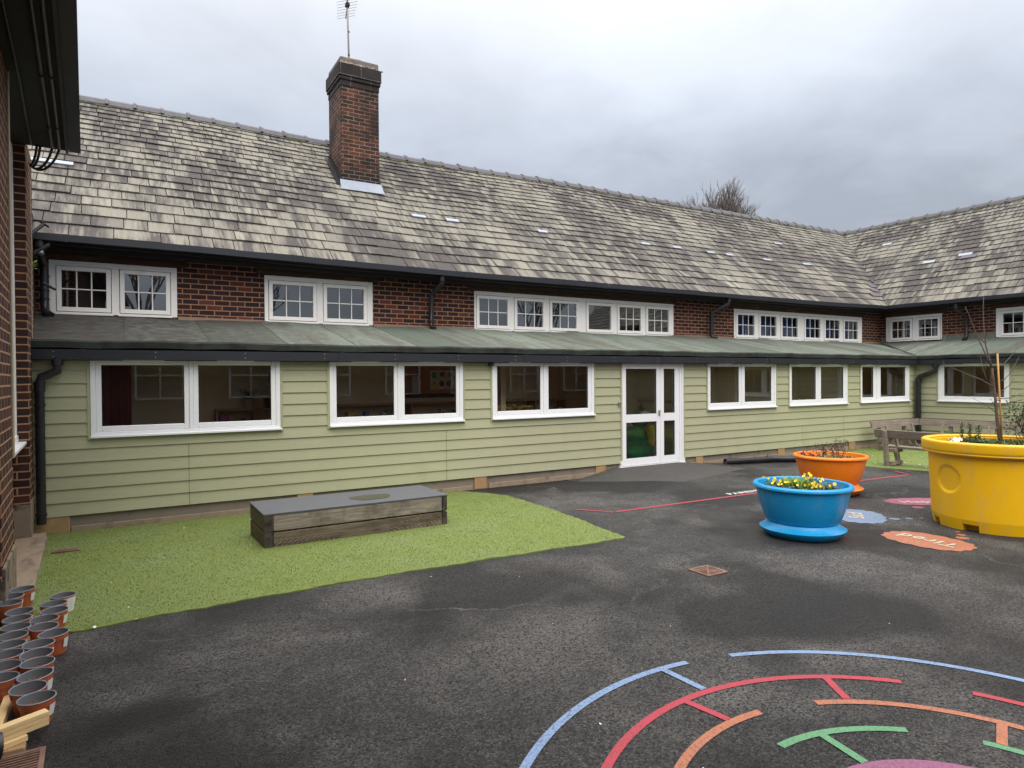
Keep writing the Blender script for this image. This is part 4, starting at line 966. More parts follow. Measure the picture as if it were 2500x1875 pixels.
# things inside the rooms
MAIN0 = MAIN
MAIN = lambda a, s, z: MAIN0(a, s - .5, z)
def shelf(x0, x1, label, zs=(1.30, 1.00), s0=1.72):
    o = thing('wall_shelf', ((x0 + x1) / 2, YC + 2.0, 0), label, 'shelf', 'shelves inside the green clad rooms')
    for z in zs:
        b = MB(); b.box(x0, x1, s0, 2.04, z - .022, z, mp=MAIN); b.build('shelf_board', M['wood_in'], o, bevel=.003)
    b = MB()
    for x in (x0, (x0 + x1) / 2 - .01, x1 - .02): b.box(x, x + .02, s0 + .02, 2.04, .06, max(zs) - .023, mp=MAIN)
    b.build('upright', M['wood_in'], o)
shelf(1.15, 2.2, 'wooden shelf carrying pot plants behind the leftmost lower window', (1.28, .98))
shelf(2.8, 5.6, 'long wooden shelf behind the second lower window from the left')
shelf(6.0, 7.40, 'long wooden shelf behind the window left of the glazed door')
BC = [(.45, .05, .05), (.06, .13, .35), (.5, .35, .06), (.08, .25, .12), (.55, .5, .45), (.25, .06, .2), (.03, .03, .05), (.5, .2, .05)]
bmats = [simple('book_cover', c, .5, .4, .1, 10) for c in BC]
for (x0, x1, n, where) in ((1.2, 2.15, 9, 'behind the leftmost lower window'), (2.9, 5.5, 28, 'behind the second lower window'), (6.05, 7.35, 14, 'behind the window left of the door')):
    x = x0; k = 0
    while k < n and x < x1:
        w = rng.uniform(.03, .13); h = rng.uniform(.04, .19); s = rng.uniform(1.74, 1.84)
        b = MB(); b.box(x, x + w, s, s + .16, 1.001, 1.001 + h, mp=MAIN); b.box(x + .004, x + w + .003, s + .004, s + .15, 1.006, 1.001 + h - .006, mp=MAIN)
        o = b.build('book', bmats[int(rng.integers(0, 8))], bevel=.003)
        tag(o, 'book in the jumbled shelf row ' + where, 'book', 'books on the shelf ' + where); x += w + rng.uniform(.005, .05); k += 1
def leafplant(x, s, z, kind, label):
    o = thing('house_plant', MAIN(x, s, z), label, 'plant')
    b = MB(); b.lathe([(0, 0), (.06, 0), (.085, .13), (.09, .15), (.075, .15), (.07, .10), (0, .10)], MAIN(x, s, z), 20); b.build('pot', M['black'] if kind else M['potclay'], o, smooth=True, autos=40)
    b = MB()
    if kind == 0:
        for i in range(26):
            t = rng.uniform(0, 6.28); L = rng.uniform(.16, .30); p = Vector(MAIN(x, s, z + .11)); prev = p; w = .011
            d = Vector((math.cos(t), math.sin(t), 0)); sd = Vector((-d.y, d.x, 0))
            for k in range(4):
                q = p + d * L * (k + 1) / 4 + Vector((0, 0, .18 * math.sin((k + 1) / 4 * 2.3))) * L / .25; w2 = w * (1 - (k + 1) / 4.2)
                b.face([prev - sd * w, prev + sd * w, q + sd * w2, q - sd * w2]); prev = q; w = w2
    else:
        b.tube([MAIN(x, s, z + .1), MAIN(x + .03, s, z + .3), MAIN(x + .0, s, z + .5), MAIN(x + .06, s, z + .62)], .006, 5)
        for i in range(12):
            p = Vector(MAIN(x + rng.normal(0, .05), s + rng.normal(0, .04), z + .14 + .035 * i)); t = rng.uniform(0, 6.28); d = Vector((math.cos(t), math.sin(t), .2)) * .07; sd = Vector((-d.y, d.x, 0)) * .35
            b.face([p, p + d * .5 + sd, p + d, p + d * .5 - sd])
    b.build('leaves', M['leaf'], o, fix=False)
leafplant(1.60, 1.84, 1.281, 0, 'spiky spider plant in a pale pot inside the leftmost lower window')
leafplant(1.90, 1.84, 1.281, 1, 'tall thin plant in a black pot inside the leftmost lower window')
nb = thing('notice_board', MAIN(4.8, 2.03, 1.3), 'brown notice board with dark blue border seen through the second lower window', 'notice board')
b = MB(); b.box(4.10, 5.55, 2.015, 2.045, 1.42, 2.02, mp=MAIN); b.build('cork_panel', M['cork'], nb)
b = MB(); b.box(4.06, 5.55, 2.005, 2.014, 1.38, 1.45, mp=MAIN); b.box(4.06, 4.13, 2.005, 2.014, 1.451, 2.02, mp=MAIN); b.build('border', M['border_blue'], nb)
def poster(x0, x1, z0, z1, label, cols=()):
    o = thing('poster', MAIN(x0, 2.0, z0), label, 'poster')
    b = MB(); b.box(x0, x1, 1.998, 2.002, z0, z1, mp=MAIN); b.build('sheet', M['paper'], o)
    for i, (cx, cz, r, m) in enumerate(cols):
        b = MB(); b.face([MAIN(cx + r * math.cos(t * .45) * (1 if t % 2 else .8), 1.9965 - .0003 * i, cz + r * math.sin(t * .45)) for t in range(14)]); b.build('leaf_picture', m, o, fix=False)
PX = .86
poster(3.78 + PX, 4.30 + PX, 1.52, 1.86, 'white poster with green, pink and red leaf shapes on the notice board', [(x + PX, z, r, m) for x, z, r, m in ((3.86, 1.77, .06, M['ball_g']), (4.02, 1.79, .05, M['red_cloth']), (4.17, 1.78, .05, M['ball_g']), (3.87, 1.61, .055, M['petal_y']), (4.01, 1.62, .055, M['red_cloth']), (4.15, 1.62, .06, M['leaf']))])
poster(3.45 + PX, 3.56 + PX, 1.48, 1.75, 'narrow white sheet pinned to the left of the leaf poster')
poster(4.47 + PX, 4.67 + PX, 1.50, 1.78, 'small pale blue printed sheet right of the leaf poster', [(x + PX, z, .03, M['p_sky']) for x, z in ((4.53, 1.70), (4.61, 1.70), (4.53, 1.58), (4.61, 1.58))])
MAIN = MAIN0
# soft toy behind the door glass
ty = thing('soft_toy', MAIN(8.45 + .42, 1.2 - .35, .06), 'big green and yellow soft toy slumped on the floor behind the glazed door', 'soft toy')
def blob(pts, name, m):
    bm = bmesh.new()
    for (c, r, sc) in pts:
        g = bmesh.ops.create_icosphere(bm, subdivisions=3, radius=r)
        for v in g['verts']: v.co = Vector((v.co.x * sc[0], v.co.y * sc[1], v.co.z * sc[2])) + Vector(c) - Vector(ty['_base'])
    me = bpy.data.meshes.new(name); bm.to_mesh(me); bm.free(); me.materials.append(m); me.polygons.foreach_set('use_smooth', [True] * len(me.polygons))
    o = bpy.data.objects.new(name, me); COL.objects.link(o); o.parent = ty
blob([(MAIN(8.42 + .42, 1.25 - .35, .42), .32, (1, .8, .95)), (MAIN(8.28 + .42, 1.0 - .35, .22), .18, (1.6, 1, .8)), (MAIN(8.75 + .42, 1.2 - .35, .25), .17, (1.2, 1, .8)), (MAIN(8.55 + .42, 1.25 - .35, .85), .18, (1, 1, 1)), (MAIN(8.2 + .42, 1.2 - .35, .55), .13, (1.2, 1, 1))], 'body', M['green_toy'])
blob([(MAIN(8.72 + .42, 1.06 - .35, .52), .17, (.8, .6, 1.3))], 'belly', M['yellow_toy'])
blob([(MAIN(8.58 + .42, 1.12 - .35, .92), .13, (1.2, .8, .8))], 'muzzle', M['white_toy'])
b = MB()
for x in (8.55, 8.63): b.lathe([(0, -.02), (.015, -.012), (.02, 0), (.015, .012), (0, .02)], MAIN(x + .42, 1.0 - .35, .95), 10)
b.build('eye', M['black'], ty)
b = MB(); b.box(9.465, 9.497, .5, 1.5, 1.16, 1.25, mp=MAIN)
for q in (.7, .95, 1.2, 1.45): b.box(9.42, 9.4645, q - .012, q + .012, 1.18, 1.205, mp=MAIN)
tag(b.build('coat_rack', M['wood_in'], bevel=.004), 'wooden coat rack on the side wall behind the glazed door', 'coat rack')
for i, (q, c) in enumerate(((.8, 'red_cloth'), (1.3, 'maroon'))):
    b = MB(); b.lathe([(.02, 0), (.05, -.1), (.07, -.40), (.06, -.46), (0, -.46)], MAIN(9.39, q, 1.17), 12)
    tag(b.build('hanging_bag', M[c], smooth=True), ['red bag hanging on the rack behind the door', 'maroon bag hanging on the rack behind the door'][i], 'bag')

# ------------------------------------------------------------------ the brick building on the left
TH = R_(2.4)
lb = thing('brick_building', (-.885, 8.78, 0), 'dark brick building with deep black eaves rising beside the flower pots on the left', 'building', rotz=TH, local=True)
LM = lambda x, u, z: (x, -u, z)
ZS = 4.25
b = MB()
def lwall(b, x, u0, u1, z0, z1): b.face([LM(x, u0, z0), LM(x, u1, z0), LM(x, u1, z1), LM(x, u0, z1)])
def lface(b, x0, x1, u, z0, z1): b.face([LM(x0, u, z0), LM(x1, u, z0), LM(x1, u, z1), LM(x0, u, z1)])
lwall(b, -.006, .11, -.85, .40, ZS + .1); lface(b, -.15, -.006, .11, .40, ZS + .1); lface(b, -.5, -.006, -.85, .40, ZS + .1)
lwall(b, -.15, .11, 2.07, .05, 1.04); lface(b, -.15, 0, 2.07, .30, ZS + .1)
lwall(b, -.005, 2.07, 2.95, .30, ZS + .1); lface(b, -.06, -.005, 2.95, .30, ZS + .1); lwall(b, -.06, 2.95, 13, .30, ZS + .1)
lface(b, -3, -.06, 13, 0, 7)
b.build('brick_wall', M['brick_left'], lb, fix=False)
b = MB(); b.box(-.35, 0.0, -.11, .86, -.05, .42); b.build('stone_plinth', M['plinth_stone'], lb, bevel=.008)
b = MB(); b.box(-.35, .012, -2.93, -2.06, -.05, .385); b.box(-.35, -.035, -13, -2.931, -.05, .36); b.build('stone_plinth', M['plinth_stone'], lb, bevel=.008)
b = MB(); b.box(-.14, .137, -2.2, -.17, -.02, .05); b.box(-.14, .12, -.168, .08, -.02, .046); b.build('stone_step', M['slab'], lb, bevel=.006)
b = MB(); b.box(-.148, -.100, -2.069, -.112, 1.081, 1.15); b.box(-.148, -.112, -.17, -.112, 1.15, 4.2); b.box(-.148, -.112, -2.069, -2.0, 1.15, 4.2); b.box(-.148, -.112, -1.12, -1.06, 1.15, 4.2); b.box(-.148, -.112, -1.999, -.171, 4.13, 4.2)
w = b.build('window', M['upvc_old'], lb, bevel=.004)
b = MB(); b.face([LM(-.13, .17, 1.15), LM(-.13, 2.0, 1.15), LM(-.13, 2.0, 4.13), LM(-.13, .17, 4.13)]); b.build('pane', M['glass_up'], w, fix=False)
b = MB(); b.face([LM(-.6, .0, .4), LM(-.6, 2.3, .4), LM(-.6, 2.3, 4.3), LM(-.6, .0, 4.3)]); b.build('room_back', M['dark_in'], lb, fix=False)
b = MB(); b.box(-.15, -.030, -2.068, -.113, 1.05, 1.08); b.build('sill', M['upvc'], w, bevel=.004)
# white trunking strip running up the far side of the near pier
b = MB(); b.tube([LM(.004, 2.085, 1.1), LM(.004, 2.085, ZS)], .012, 6); b.build('cable_trunking', M['cable'], lb)
b = MB(); b.tube([LM(.006, -.34, 2.1), LM(.004, -.345, 2.6), LM(.012, -.34, 3.2), LM(.004, -.35, 4.0)], .006, 6); b.build('cream_cable', M['cable'], lb)
# deep eaves
E0 = .10
b = MB(); b.box(-3, .375, -13, -E0, ZS, ZS + .05); b.build('soffit', M['soffit'], lb)
b = MB(); b.box(.352, .378, -13, -E0 + .004, ZS - .03, ZS + .16); b.build('fascia', M['gutter'], lb)
b = MB(); b.ext([(.38, ZS - .005), (.49, ZS - .005), (.49, ZS + .12), (.478, ZS + .12), (.478, ZS + .012), (.392, ZS + .012), (.392, ZS + .12), (.38, ZS + .12)], [-13, -E0 + .01], lambda a, s, z: (s, a, z)); b.build('gutter', M['gutter'], lb)
b = MB()
for x in (.236, .30):
    b.tube([LM(x, 13, ZS - .026), LM(x, 5, ZS - .022), LM(x, .22, ZS - .026)], .0145, 8)
    for u in (.9, 2.2, 3.9, 5.6): b.tube([LM(x, u, ZS - .026), LM(x, u + .03, ZS - .026)], .020, 8)
b.tube([LM(.09, 13, ZS - .02), LM(.075, 2.0, ZS - .02), LM(.05, .2, ZS - .02)], .010, 8)
b.build('conduit', M['pipe'], lb, smooth=True)
b = MB()
for (x, k, dz) in ((.30, .24, -.10), (.236, .17, -.09), (.10, .10, -.05), (.13, .12, -.075)):
    P = []
    for i in range(9):
        t = i / 8; P.append(LM(x * (1 - t) + .012 * t - (0), .22 - .45 * t ** .8, ZS - .026 + dz * math.sin(t * math.pi) ** .7 * 1.3 - .08 * t))
    b.tube(P, .013, 7)
b.build('cable_loop', M['pipe'], lb, smooth=True)
b = MB(); b.face([LM(.40, 13, ZS + .13), LM(.40, E0, ZS + .13), LM(-3, E0, ZS + 3.1), LM(-3, 13, ZS + 3.1)]); b.build('roof', M['slate_edge'], lb, fix=False)
b = MB(); b.face([LM(-3, .3, 0), LM(-.2, .3, 0), LM(-.2, .3, ZS + .3), LM(-3, .3, ZS + 2.9)]); b.build('end_wall', M['brick_left'], lb, fix=False)
# dark rendered return between the two buildings
b = MB(); b.box(-.5, -.075, .86, 2.75, 2.2, 4.0); b.build('rendered_return', M['render_dark'], lb)
b = MB(); b.box(-.5, -.10, .862, 1.3, .0, 2.19); b.build('render_base', M['render_dark'], lb)
# old steel stubs
for (p, q, r, cap) in (((-.03, .60, 3.40), (.11, .72, 3.58), .021, 1), ((.0, .75, 3.22), (.16, .80, 3.36), .019, 0), ((.03, 2.15, 3.06), (.17, 2.2, 2.98), .018, 0)):
    b = MB(); b.tube([p, q], r, 8)
    if cap: b.obox((q[0] - .045, q[1], q[2] + .035), (q[0] + .05, q[1], q[2] - .03), .04, .02)
    b.build('steel_stub', M['pipe'], lb, bevel=.003)
# weeds growing from the wall head by the gutter
wd = thing('wall_weed', (-.97, 10.2, 3.2), 'small green weed sprouting from the dark wall beside the upper left downpipe', 'plant')
b = MB()
for i in range(34):
    p = Vector((-.985 + rng.normal(0, .025), 10.2 + rng.normal(0, .05), 3.13 + abs(rng.normal(0, .08)))); t = rng.uniform(0, 6.28); d = Vector((math.cos(t), math.sin(t), rng.uniform(-.3, .6))) * .05; s = Vector((-d.y, d.x, .01)) * .4
    b.face([p, p + d * .5 + s, p + d, p + d * .5 - s])
b.build('leaves', M['leaf_fresh'], wd, fix=False)

# ------------------------------------------------------------------ sleeper box with a rubber top
bx = thing('sleeper_box', (2.22, 7.4, -.012), 'low box of weathered sleepers with a grey top standing on the artificial grass', 'box seat', rotz=R_(.6))
bx['_base'] = (0, 0, 0); bx['_local'] = 1
W2, D2 = 1.025, .40
def plank(name, x0, x1, y0, y1, z0, z1, m): b = MB(); b.box(x0, x1, y0, y1, z0, z1); return b.build(name, M[m], bx, bevel=.008)
for z0, z1, m in ((.0, .166, 'sleeper_low'), (.180, .348, 'sleeper')):
    plank('front_board', -W2 + .092, W2 - .068, -D2, -D2 + .06, z0, z1, m)
    plank('back_board', -W2 + .092, W2 - .068, D2 - .06, D2, z0, z1, m)
    plank('side_board', -W2, -W2 + .086, -D2, D2, z0, z1, 'sleeper_side' )
    plank('side_board', W2 - .062, W2, -D2, D2, z0, z1, 'sleeper_end')
b = MB(); b.box(-W2 + .001, -W2 + .088, -D2 - .004, -D2 - .0005, .002, .346); b.build('end_grain', M['sleeper_end'], bx)
b = MB(); b.box(-W2 - .006, W2 + .006, -D2 - .006, D2 + .006, .349, .366); b.build('rubber_top', M['board_top'], bx, bevel=.003)
pd = MB(); pd.face([(2.43 + .235 * math.cos(t * .1745) * (1 + .10 * math.sin(t * .52)), 7.33 + .19 * math.sin(t * .1745) * (1 + .12 * math.cos(t * .35)), .3555) for t in range(36)])
tag(pd.build('rain_puddle', M['puddle'], fix=False), 'shallow oval rain puddle on the grey top of the sleeper box', 'puddle')

# ------------------------------------------------------------------ planters
def planter(x, y, m, label, s=1.0):
    o = thing('bowl_planter', (x, y, 0), label, 'planter', 'round bowl planters on the tarmac')
    k = s; c = (x, y, 0)
    out = [(.335, .150), (.362, .162), (.385, .20), (.412, .27), (.440, .36), (.462, .45), (.474, .515), (.476, .520), (.500, .522), (.506, .530), (.503, .548), (.492, .560), (.462, .563), (.452, .555), (.446, .52), (.425, .44), (.41, .40)]
    b = MB(); b.lathe([(r * k, z * k) for r, z in out], c, 72); b.build('bowl', M[m], o, smooth=True, autos=32)
    b = MB(); b.lathe([(r * k, z * k) for r, z in [(.30, .002), (.345, .0), (.372, .012), (.432, .078), (.436, .088), (.425, .094), (.395, .108), (.365, .145), (.356, .155), (.33, .156)]], c, 72); b.build('base_flange', M[m], o, smooth=True, autos=28)
    b = MB(); n = 8; R = .432 * k
    for i in range(n):
        r0, r1 = R * i / n, R * (i + 1) / n
        for j in range(36):
            t0, t1 = j * math.pi / 18, (j + 1) * math.pi / 18; h = lambda r, t: .468 * k + .015 * math.sin(r * 31 + t * 2) + .012 * math.sin(5 * t + r * 17) * r / R
            b.face([(x + r * math.cos(t), y + r * math.sin(t), h(r, t)) for r, t in ((r0, t0), (r1, t0), (r1, t1), (r0, t1))] if i else [(x + r * math.cos(t), y + r * math.sin(t), h(r, t if r else 0)) for r, t in ((0, 0), (r1, t0), (r1, t1))])
    b.build('soil', M['soil'], o, smooth=True)
    return o
BP = (6.295, 4.49); OP = (8.885, 5.875)
planter(*BP, 'blue_pl', 'bright blue plastic bowl planter full of yellow pansies')
planter(*OP, 'orange_pl', 'bright orange plastic bowl planter behind the blue one')
def leaf_clump(b, c, R, n, size, h0=0, h1=.1, mi=0, up=.5):
    for i in range(n):
        r = R * math.sqrt(rng.random()); t = rng.uniform(0, 6.28); p = Vector((c[0] + r * math.cos(t), c[1] + r * math.sin(t), c[2] + rng.uniform(h0, h1) * (1 - .55 * (r / R) ** 2)))
        a = rng.uniform(0, 6.28); d = Vector((math.cos(a), math.sin(a), rng.normal(up, .5))).normalized() * size * rng.uniform(.6, 1.4); s = d.cross(Vector((rng.normal(), rng.normal(), rng.normal()))).normalized() * size * .32
        b.face([p, p + d * .5 + s, p + d, p + d * .5 - s], mi)
def blades(b, c, R, n, h, w=.004, lean=.4, mi=0):
    for i in range(n):
        r = R * math.sqrt(rng.random()); t = rng.uniform(0, 6.28); p = Vector((c[0] + r * math.cos(t), c[1] + r * math.sin(t), c[2])); a = rng.uniform(0, 6.28)
        d = Vector((math.cos(a) * lean * rng.random(), math.sin(a) * lean * rng.random(), 1)) * h * rng.uniform(.5, 1); s = Vector((-math.sin(a), math.cos(a), 0)) * w; q = p + d * .55; e = p + d + Vector((math.cos(a), math.sin(a), -.2)) * h * lean * .4
        b.face([p - s, p + s, q + s * .7, q - s * .7], mi); b.face([q - s * .7, q + s * .7, e], mi)
def flower(b, p, r, nrm, mi=0):
    nrm = Vector(nrm).normalized(); u = nrm.orthogonal().normalized(); v = nrm.cross(u); p = Vector(p)
    for k in range(5):
        a = k * 1.2566 + rng.uniform(-.2, .2); d = u * math.cos(a) + v * math.sin(a); s = u * -math.sin(a) + v * math.cos(a)
        b.face([p, p + d * r * .6 + s * r * .5 + nrm * r * .1, p + d * r + nrm * r * .05, p + d * r * .6 - s * r * .5 + nrm * r * .1], mi)
CAMD = Vector((-.75, -.62, .5))
def pansy(c, n, R, label, group, petal='petal_y', h=.085, fl=None):
    o = thing('pansy', c, label, 'flower', group); b = MB(); leaf_clump(b, c, R, 90, .030, 0, h); b.build('leaves', M['leaf'], o, fix=False)
    b = MB()
    for i in range(n):
        r = R * math.sqrt(rng.random()) * 1.05; t = rng.uniform(0, 6.28); z = h * rng.uniform(.65, 1.35); p = (c[0] + r * math.cos(t), c[1] + r * math.sin(t), c[2] + z)
        flower(b, p, rng.uniform(.014, .021), CAMD + Vector((rng.normal(0, .5), rng.normal(0, .5), rng.normal(0, .4))))
    b.build('flowers', M[petal], o, fix=False)
zb = .495
# positions relative to the bowl along the view: right r, depth d
VR, VD = Vector((.58, -.81, 0)), Vector((.81, .58, 0))
def inb(C, r, d, z=zb): p = Vector((C[0], C[1], z)) + VR * r + VD * d; return tuple(p)
pansy(inb(BP, -.33, -.02), 6, .08, 'yellow pansy at the left rim of the blue planter', 'yellow pansies in the blue planter')
pansy(inb(BP, -.24, -.14), 5, .08, 'yellow pansy second from the left in the blue planter', 'yellow pansies in the blue planter')
pansy(inb(BP, -.17, .10), 4, .07, 'yellow pansy at the back left of the blue planter', 'yellow pansies in the blue planter')
pansy(inb(BP, -.10, -.24), 5, .08, 'yellow pansy at the front of the blue planter below the grass tuft', 'yellow pansies in the blue planter')
pansy(inb(BP, .10, .02, zb + .01), 14, .11, 'largest yellow pansy beside the grass tuft in the blue planter', 'yellow pansies in the blue planter', h=.11)
pansy(inb(BP, .12, -.22), 12, .10, 'yellow pansy spilling at the front right of the blue planter', 'yellow pansies in the blue planter')
pansy(inb(BP, .27, -.20), 3, .07, 'single flowering yellow pansy before the heather in the blue planter', 'yellow pansies in the blue planter')
o = thing('grass_tuft', inb(BP, -.04, .02), 'tuft of fresh green grass in the middle of the blue planter', 'plant'); b = MB(); blades(b, inb(BP, -.05, .03, zb - .01), .15, 620, .16, .0042, .5); b.build('blades', M['leaf_fresh'], o, fix=False)
o = thing('heather', inb(BP, .27, -.05), 'spiky grey heather at the right of the blue planter', 'plant'); b = MB(); blades(b, inb(BP, .27, -.06, zb - .01), .08, 200, .12, .0035, .9); leaf_clump(b, inb(BP, .27, -.06), .09, 90, .02, .02, .11); b.build('foliage', M['leaf_purp'], o, fix=False)
o = thing('low_herb', inb(BP, -.05, -.22), 'low grey green herb along the front of the blue planter', 'plant'); b = MB(); leaf_clump(b, inb(BP, -.06, -.16), .17, 320, .022, 0, .06); leaf_clump(b, inb(BP, .17, -.10), .14, 160, .022, 0, .05); b.build('foliage', M['leaf_grey'], o, fix=False)

def twigs(b, base, h, n, spread, r0=.004, lv=3):
    def rec(p, d, L, r, k):
        q = p + d * L; m = p + d * L * .5 + Vector((rng.normal(), rng.normal(), rng.normal())) * L * .06; b.tube([p, m, q], [r, r * .85, r * .6], 4, caps=False)
        if k:
            for i in range(2 + (rng.random() < .4)):
                nd = (d + Vector((rng.normal(0, spread), rng.normal(0, spread), rng.normal(.1, spread * .6)))).normalized(); rec(p + d * L * rng.uniform(.45, 1), nd, L * rng.uniform(.5, .8), r * .6, k - 1)
    for i in range(n): rec(Vector(base), Vector((rng.normal(0, spread), rng.normal(0, spread), 1)).normalized(), h * rng.uniform(.4, .55), r0, lv)
for (r, d, h, n, lab) in ((.10, .02, .30, 5, 'taller twiggy rose with bronze leaves at the right of the orange planter'), (-.10, .05, .20, 4, 'smaller twiggy rose with bronze leaves in the middle of the orange planter')):
    c = inb(OP, r, d); o = thing('rose_plant', c, lab, 'plant', 'roses in the orange planter'); b = MB(); twigs(b, c, h, n, .38); b.build('stems', M['twig'], o, fix=False)
    b = MB()
    for i in range(130): p = (c[0] + rng.normal(0, .075), c[1] + rng.normal(0, .075), c[2] + rng.uniform(.02, h * .8)); leaf_clump(b, p, .01, 1, .028)
    b.build('leaves', M['leaf_red'], o, fix=False)
o = thing('low_greenery', inb(OP, 0, -.1), 'low grey green foliage covering the soil of the orange planter', 'plant'); b = MB(); leaf_clump(b, inb(OP, .0, -.08), .26, 420, .03, 0, .075); leaf_clump(b, inb(OP, .22, -.1), .12, 90, .03, 0, .06); b.build('foliage', M['leaf_grey'], o, fix=False)
for (r, d, lab) in ((-.36, -.03, 'purple pansy at the left rim of the orange planter'), (-.27, -.10, 'purple pansy just right of the left rim of the orange planter')): pansy(inb(OP, r, d, .485), 3, .05, lab, 'purple pansies in the orange planter', 'petal_p', .09)

# yellow tub
tb = thing('round_tub', (*TUB, 0), 'large round yellow plastic tub holding a staked young tree', 'planter')
body = [(.662, .845), (.652, .70), (.640, .45), (.630, .20), (.624, .125), (.600, .105)]
NS = 144
# the tub wall as a grid so the round dimple can be pressed into it
b = MB(); zs_ = np.linspace(.125, .85, 60); V = []
da = math.atan2(3.615 - 3.615 + .0, 1) * 0
import_dir = None
dim_t = math.atan2(-.335 * 1.0 + .0, -.60)  # provisional, refined below
DIM_T, DIM_Z, DIM_R = R_(159.9), .551, .148
for i in range(len(zs_)):
    for j in range(NS * 2):
        t = 2 * math.pi * j / (NS * 2); z = zs_[i]; r = .624 + (.660 - .624) * (z - .125) / .725
        dt = (t - DIM_T + math.pi) % (2 * math.pi) - math.pi; q = math.hypot(dt * r, z - DIM_Z) / DIM_R
        r -= .018 * max(0, min(1, (1.0 - q) / .13 + .5))
        V.append((TUB[0] + r * math.cos(t), TUB[1] + r * math.sin(t), z))
b.v = V; n2 = NS * 2
for i in range(len(zs_) - 1):
    for j in range(n2): b.f.append((i * n2 + j, i * n2 + (j + 1) % n2, (i + 1) * n2 + (j + 1) % n2, (i + 1) * n2 + j)); b.mi.append(0); b.uv.append(None); b.tone.append(None)
b.build('tub_wall', M['yellow_pl'], tb, smooth=True, autos=50)
b = MB(); c3 = (*TUB, 0)
b.lathe([(.655, .828), (.690, .828), (.708, .832), (.716, .844), (.713, .856), (.718, .862), (.724, .885), (.725, .950), (.722, .953), (.725, .957), (.722, .968), (.712, .976), (.672, .978), (.650, .974), (.642, .965), (.642, .945), (.632, .940), (.630, .89), (.62, .85), (.60, .80)], c3, 120); b.build('rim', M['yellow_pl'], tb, smooth=True, autos=40)
# chamfered foot with fork slots
b = MB(); slots = [(R_(a), h) for a, h in ((138.6, .09), (181.3, .125), (233, .12), (290, .12), (340, .12), (30, .12), (85, .12))]
n = 240
for j in range(n):
    t0, t1 = 2 * math.pi * j / n, 2 * math.pi * (j + 1) / n; tm = (t0 + t1) / 2
    ins = any(abs((tm - a + math.pi) % (2 * math.pi) - math.pi) < h for a, h in slots)
    pt = lambda r, t, z: (TUB[0] + r * math.cos(t), TUB[1] + r * math.sin(t), z)
    if ins:
        b.face([pt(.624, t0, .125), pt(.624, t1, .125), pt(.612, t1, .076), pt(.612, t0, .076)]); b.face([pt(.612, t0, .076), pt(.612, t1, .076), pt(.52, t1, .074), pt(.52, t0, .074)]); b.face([pt(.52, t0, .074), pt(.52, t1, .074), pt(.52, t1, 0), pt(.52, t0, 0)])
    else: b.face([pt(.624, t0, .125), pt(.624, t1, .125), pt(.600, t1, 0), pt(.600, t0, 0)])
for a, h in slots:
    for sgn in (-1, 1):
        t = a + sgn * h; b.face([pt(.613, t, .077), pt(.600, t + sgn * .02, 0), pt(.52, t, 0), pt(.52, t, .074)])
b.build('foot', M['yellow_pl'], tb, fix=False)
b = MB()
for i in range(8):
    for j in range(40):
        r0, r1 = .628 * i / 8, .628 * (i + 1) / 8; t0, t1 = j * math.pi / 20, (j + 1) * math.pi / 20; h = lambda r, t: .885 + .014 * math.sin(r * 23 + 2 * t) + .01 * math.sin(5 * t)
        b.face([pt(r, t, h(r, t if r else 0)) for r, t in ((r0, t0), (r1, t0), (r1, t1), (r0, t1))] if i else [pt(r, t, h(r, t if r else 0)) for r, t in ((0, 0), (r1, t0), (r1, t1))])
b.build('soil', M['soil'], tb, smooth=True)
